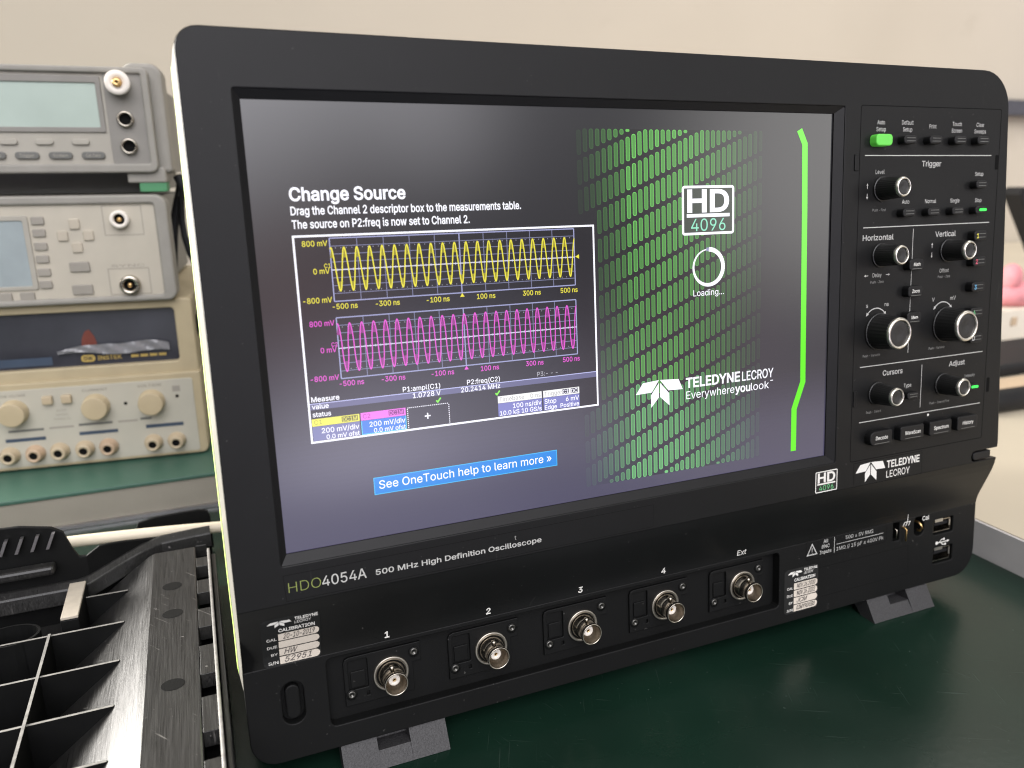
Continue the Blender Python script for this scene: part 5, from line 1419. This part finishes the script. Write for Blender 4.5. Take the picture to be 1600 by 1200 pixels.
# thin cross ribs whose tops are level, so each ends where the ramp comes up to it
for yr in (-28, 4.5, 38.0, 71.0, 104.5, 136.0):
    b_ = V()
    xe = -70.3
    xs = -250 if yr < 100 else (-102 if yr > 120 else -160)
    if yr > 120: xs = -90
    v = []
    for y in (yr - 0.55, yr + 0.55):
        v += [(xs, y, 5), (-99, y, 5), (xe - 0.4, y, 28.6), (xe, y, 30.0), (xs, y, 30.2)]
    f = [(0, 1, 2, 3, 4), (9, 8, 7, 6, 5)] + [(i, (i + 1) % 5, 5 + (i + 1) % 5, 5 + i) for i in range(5)]
    b_.add(v, f, 'cover_dull')
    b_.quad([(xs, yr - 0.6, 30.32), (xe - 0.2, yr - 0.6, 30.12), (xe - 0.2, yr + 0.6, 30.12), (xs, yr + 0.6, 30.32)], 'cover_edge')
    b_.build('cross_rib', cv)
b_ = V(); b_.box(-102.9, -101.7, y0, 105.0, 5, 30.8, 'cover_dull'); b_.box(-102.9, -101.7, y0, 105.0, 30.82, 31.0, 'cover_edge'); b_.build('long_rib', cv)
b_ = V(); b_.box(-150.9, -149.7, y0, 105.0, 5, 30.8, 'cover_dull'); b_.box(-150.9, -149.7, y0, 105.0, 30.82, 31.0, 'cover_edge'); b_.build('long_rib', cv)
for k in range(2):
    b_ = V()
    hx, hy = (-120, 112) if k == 0 else (-116, -22)
    v, f = [], []
    rr = 13 if k == 0 else 11
    for z in (6, 30.2):
        for ring_r in (rr, rr - 1.2):
            v += [(hx + ring_r * math.cos(2 * math.pi * i / 24), hy + ring_r * 0.75 * math.sin(2 * math.pi * i / 24), z) for i in range(24)]
    for i in range(24):
        j = (i + 1) % 24
        f += [(i, j, 48 + j, 48 + i), (24 + j, 24 + i, 72 + i, 72 + j), (48 + i, 48 + j, 72 + j, 72 + i)]
    b_.add(v, f, 'cover_dull')
    b_.build('screw_boss', cv)
# embossed round marks on the raised shelf
for mx, my, kk in ((-48.0, 116, 'cover_dull'), (-47.5, 88.5, 'cover_dull'), (-47.0, 31, 'hole')):
    b_ = V()
    v = [(mx + 4.6 * math.cos(2 * math.pi * i / 28), my + 3.9 * math.sin(2 * math.pi * i / 28), 38.12) for i in range(28)]
    b_.add(v, [tuple(range(28))], kk); b_.build('round_mark', cv)
# rear wall: high at left, notched for the cable, lower at right, with an inner ledge
b_ = V()
top = [(-250, 72), (-118, 66), (-104, 63.0), (-99, 59.5), (-96, 49.5), (-93.5, 44.0), (-90, 43.6), (-84, 46.5), (-80, 46.0), (-54, 39.0), (-36, 36), (-28, 33.5)]
def wy(x):
    pts = [(-250, 156), (-90, 157), (-72, 167), (-50, 177), (-26, 178)]
    for (xa, ya), (xb, yb) in zip(pts, pts[1:]):
        if xa <= x <= xb:
            return ya + (yb - ya) * (x - xa) / (xb - xa)
    return pts[-1][1]
xs = sorted(set([p[0] for p in top] + [-200, -160, -72, -64]))
def tz(x):
    for (xa, za), (xb, zb) in zip(top, top[1:]):
        if xa <= x <= xb:
            return za + (zb - za) * (x - xa) / (xb - xa)
v, f = [], []
for x in xs:
    v += [(x, wy(x), 2), (x, wy(x), tz(x)), (x, wy(x) + 2.2, tz(x)), (x, wy(x) + 2.2, 2)]
for i in range(len(xs) - 1):
    a, d = i * 4, (i + 1) * 4
    for q in range(4):
        f.append((a + q, a + (q + 1) % 4, d + (q + 1) % 4, d + q))
f += [(0, 1, 2, 3), tuple((len(xs) - 1) * 4 + q for q in (3, 2, 1, 0))]
b_.add(v, f, 'cover_dull'); b_.build('rear_wall', cv, bevel=0.4)
b_ = V()
v, f = [], []
for x in xs:
    yy = wy(x); zl = 29.0 if x < -95 else 29 + 9 * min(1, (x + 95) / 35)
    v += [(x, yy - 7, zl - 8), (x, yy - 6, zl), (x, yy - 2.2, zl + 2.4), (x, yy - 0.1, zl + 2.6), (x, yy - 0.1, zl - 8)]
for i in range(len(xs) - 1):
    a, d = i * 5, (i + 1) * 5
    for q in range(5):
        f.append((a + q, a + (q + 1) % 5, d + (q + 1) % 5, d + q))
b_.add(v, f, 'cover', smooth=False); b_.build('inner_ledge', cv, bevel=0.6)
b_ = V()
b_.box(-175, -104, 148, 155.5, 40, 45, 'cover'); b_.build('vent_lip', cv, bevel=1.5)
for k in range(6):
    b_ = V()
    x = -107 - 7 * k
    v = [(x, 155.8, 53), (x + 1.5, 155.8, 53), (x + 5.0, 155.8, 61), (x + 3.5, 155.8, 61), (x, 152.5, 53), (x + 1.5, 152.5, 53), (x + 5.0, 152.5, 61), (x + 3.5, 152.5, 61)]
    b_.add(v, [(0, 1, 2, 3), (7, 6, 5, 4), (0, 4, 5, 1), (1, 5, 6, 2), (2, 6, 7, 3), (3, 7, 4, 0)], 'alu'); b_.build('vent_louvre', cv)
b_ = V()
xf = [-74, -70, -60, -45, -34, -29, -27.5]
zf = [18, 27.5, 29.5, 30, 30, 28.5, 24]
v, f = [], []
for x, z in zip(xf, zf):
    v += [(x, 228, 2), (x, 228, z), (x, 230, z), (x, 230, 2)]
for i in range(len(xf) - 1):
    a, d = i * 4, (i + 1) * 4
    for q in range(4):
        f.append((a + q, a + (q + 1) % 4, d + (q + 1) % 4, d + q))
f += [(0, 1, 2, 3), tuple((len(xf) - 1) * 4 + q for q in (3, 2, 1, 0))]
b_.add(v, f, 'cover_dull')
b_.box(-66, -60, 176, 228, 2, 5, 'cover_dull')
b_.build('rear_flange', cv, bevel=0.4)
pad = V(); pad.box(-98.5, -90.5, 112, 148, 9, 32.5, 'cover_dull'); o2 = pad.build('pad_block', cv, bevel=0.5)
pad = V(); pad.box(-98.3, -90.7, 112.2, 147.8, 32.6, 34.0, 'foam'); pad.build('foam_pad', o2, bevel=0.3)

# ivory cable passing behind the notch
pts = []
for i in range(25):
    u = i / 24
    x = -210 + 232 * u
    pts.append((x, 200 - 6 * u, 39.5 - 13 * u + 2.2 * math.sin(u * 3.6 - 0.5)))
b_ = MB(); b_.tube(pts, 3.4, 'cable', 16)
o = b_.build('cable'); tag(o, 'ivory round cable running behind the black cover towards the oscilloscope', 'cable')

# ------------------------------------------------------------------ far right: things on the cream desk and the wall
b_ = MB(); b_.plate(rrect(1985, 3200, 372, 412, 3, 2), [], 1260, 38, 'rail', 2)
o = b_.build('wall_rail'); tag(o, 'dark grey horizontal rail along the wall at upper right', 'wall rail')
b_ = MB(); b_.plate([(1216, 196), (1217, 203), (1224, 207), (1560, 205), (1560, 26), (1352, 26)], [], 590, 30, 'black', 2)
o = b_.build('monitor'); tag(o, 'black monitor back edge with a slanted side at the right border', 'monitor')
b_ = MB(); b_.box(760, 1100, 262, 352, 23, 36, 'black')
o = b_.build('keyboard', bevel=4); tag(o, 'flat black slab lying on the cream desk before the white card', 'keyboard')
b_ = MB(); b_.box(700, 940, 228, 255, 22.6, 25, 'kraft')
o = b_.build('cardboard_sheet'); tag(o, 'tan cardboard sheet between the black slab and the dark roll', 'cardboard')
b_ = MB(); b_.tube([(628, 184, 33), (634, 183.8, 33), (800, 176, 33)], 10.5, 'black', 20)
o = b_.build('tube_case'); tag(o, 'black round tube lying nearest on the cream desk edge', 'tube')
b_ = MB(); b_.box(850, 1150, 372, 430, 22.5, 66, 'white'); b_.box(926, 937, 370.6, 371.8, 46, 57, 'kraft')
o = b_.build('white_box', bevel=2); tag(o, 'white box with a dark spot under the pink plush toy', 'box')


def ball(b2, cx, cy, cz, rx, ry, rz, k, seg=20):
    v, f = [], []
    for j in range(seg // 2 + 1):
        th = math.pi * j / (seg // 2)
        for i in range(seg):
            a = 2 * math.pi * i / seg
            v.append((cx + rx * math.sin(th) * math.cos(a), cy + ry * math.sin(th) * math.sin(a), cz + rz * math.cos(th)))
    for j in range(seg // 2):
        for i in range(seg):
            i2 = (i + 1) % seg
            f.append((j * seg + i, j * seg + i2, (j + 1) * seg + i2, (j + 1) * seg + i))
    b2.add(v, f, k, smooth=True)


pt = thing('plush_toy', 'pink soft toy sitting on the white box', 'plush toy', (955, 400, 66))
b_ = MB((955, 400, 66)); ball(b_, 968, 400, 80, 46, 24, 17, 'pink'); b_.build('toy_body', pt)
b_ = MB((955, 400, 66)); ball(b_, 948, 396, 103, 14, 13, 18, 'pink'); b_.build('toy_head', pt)
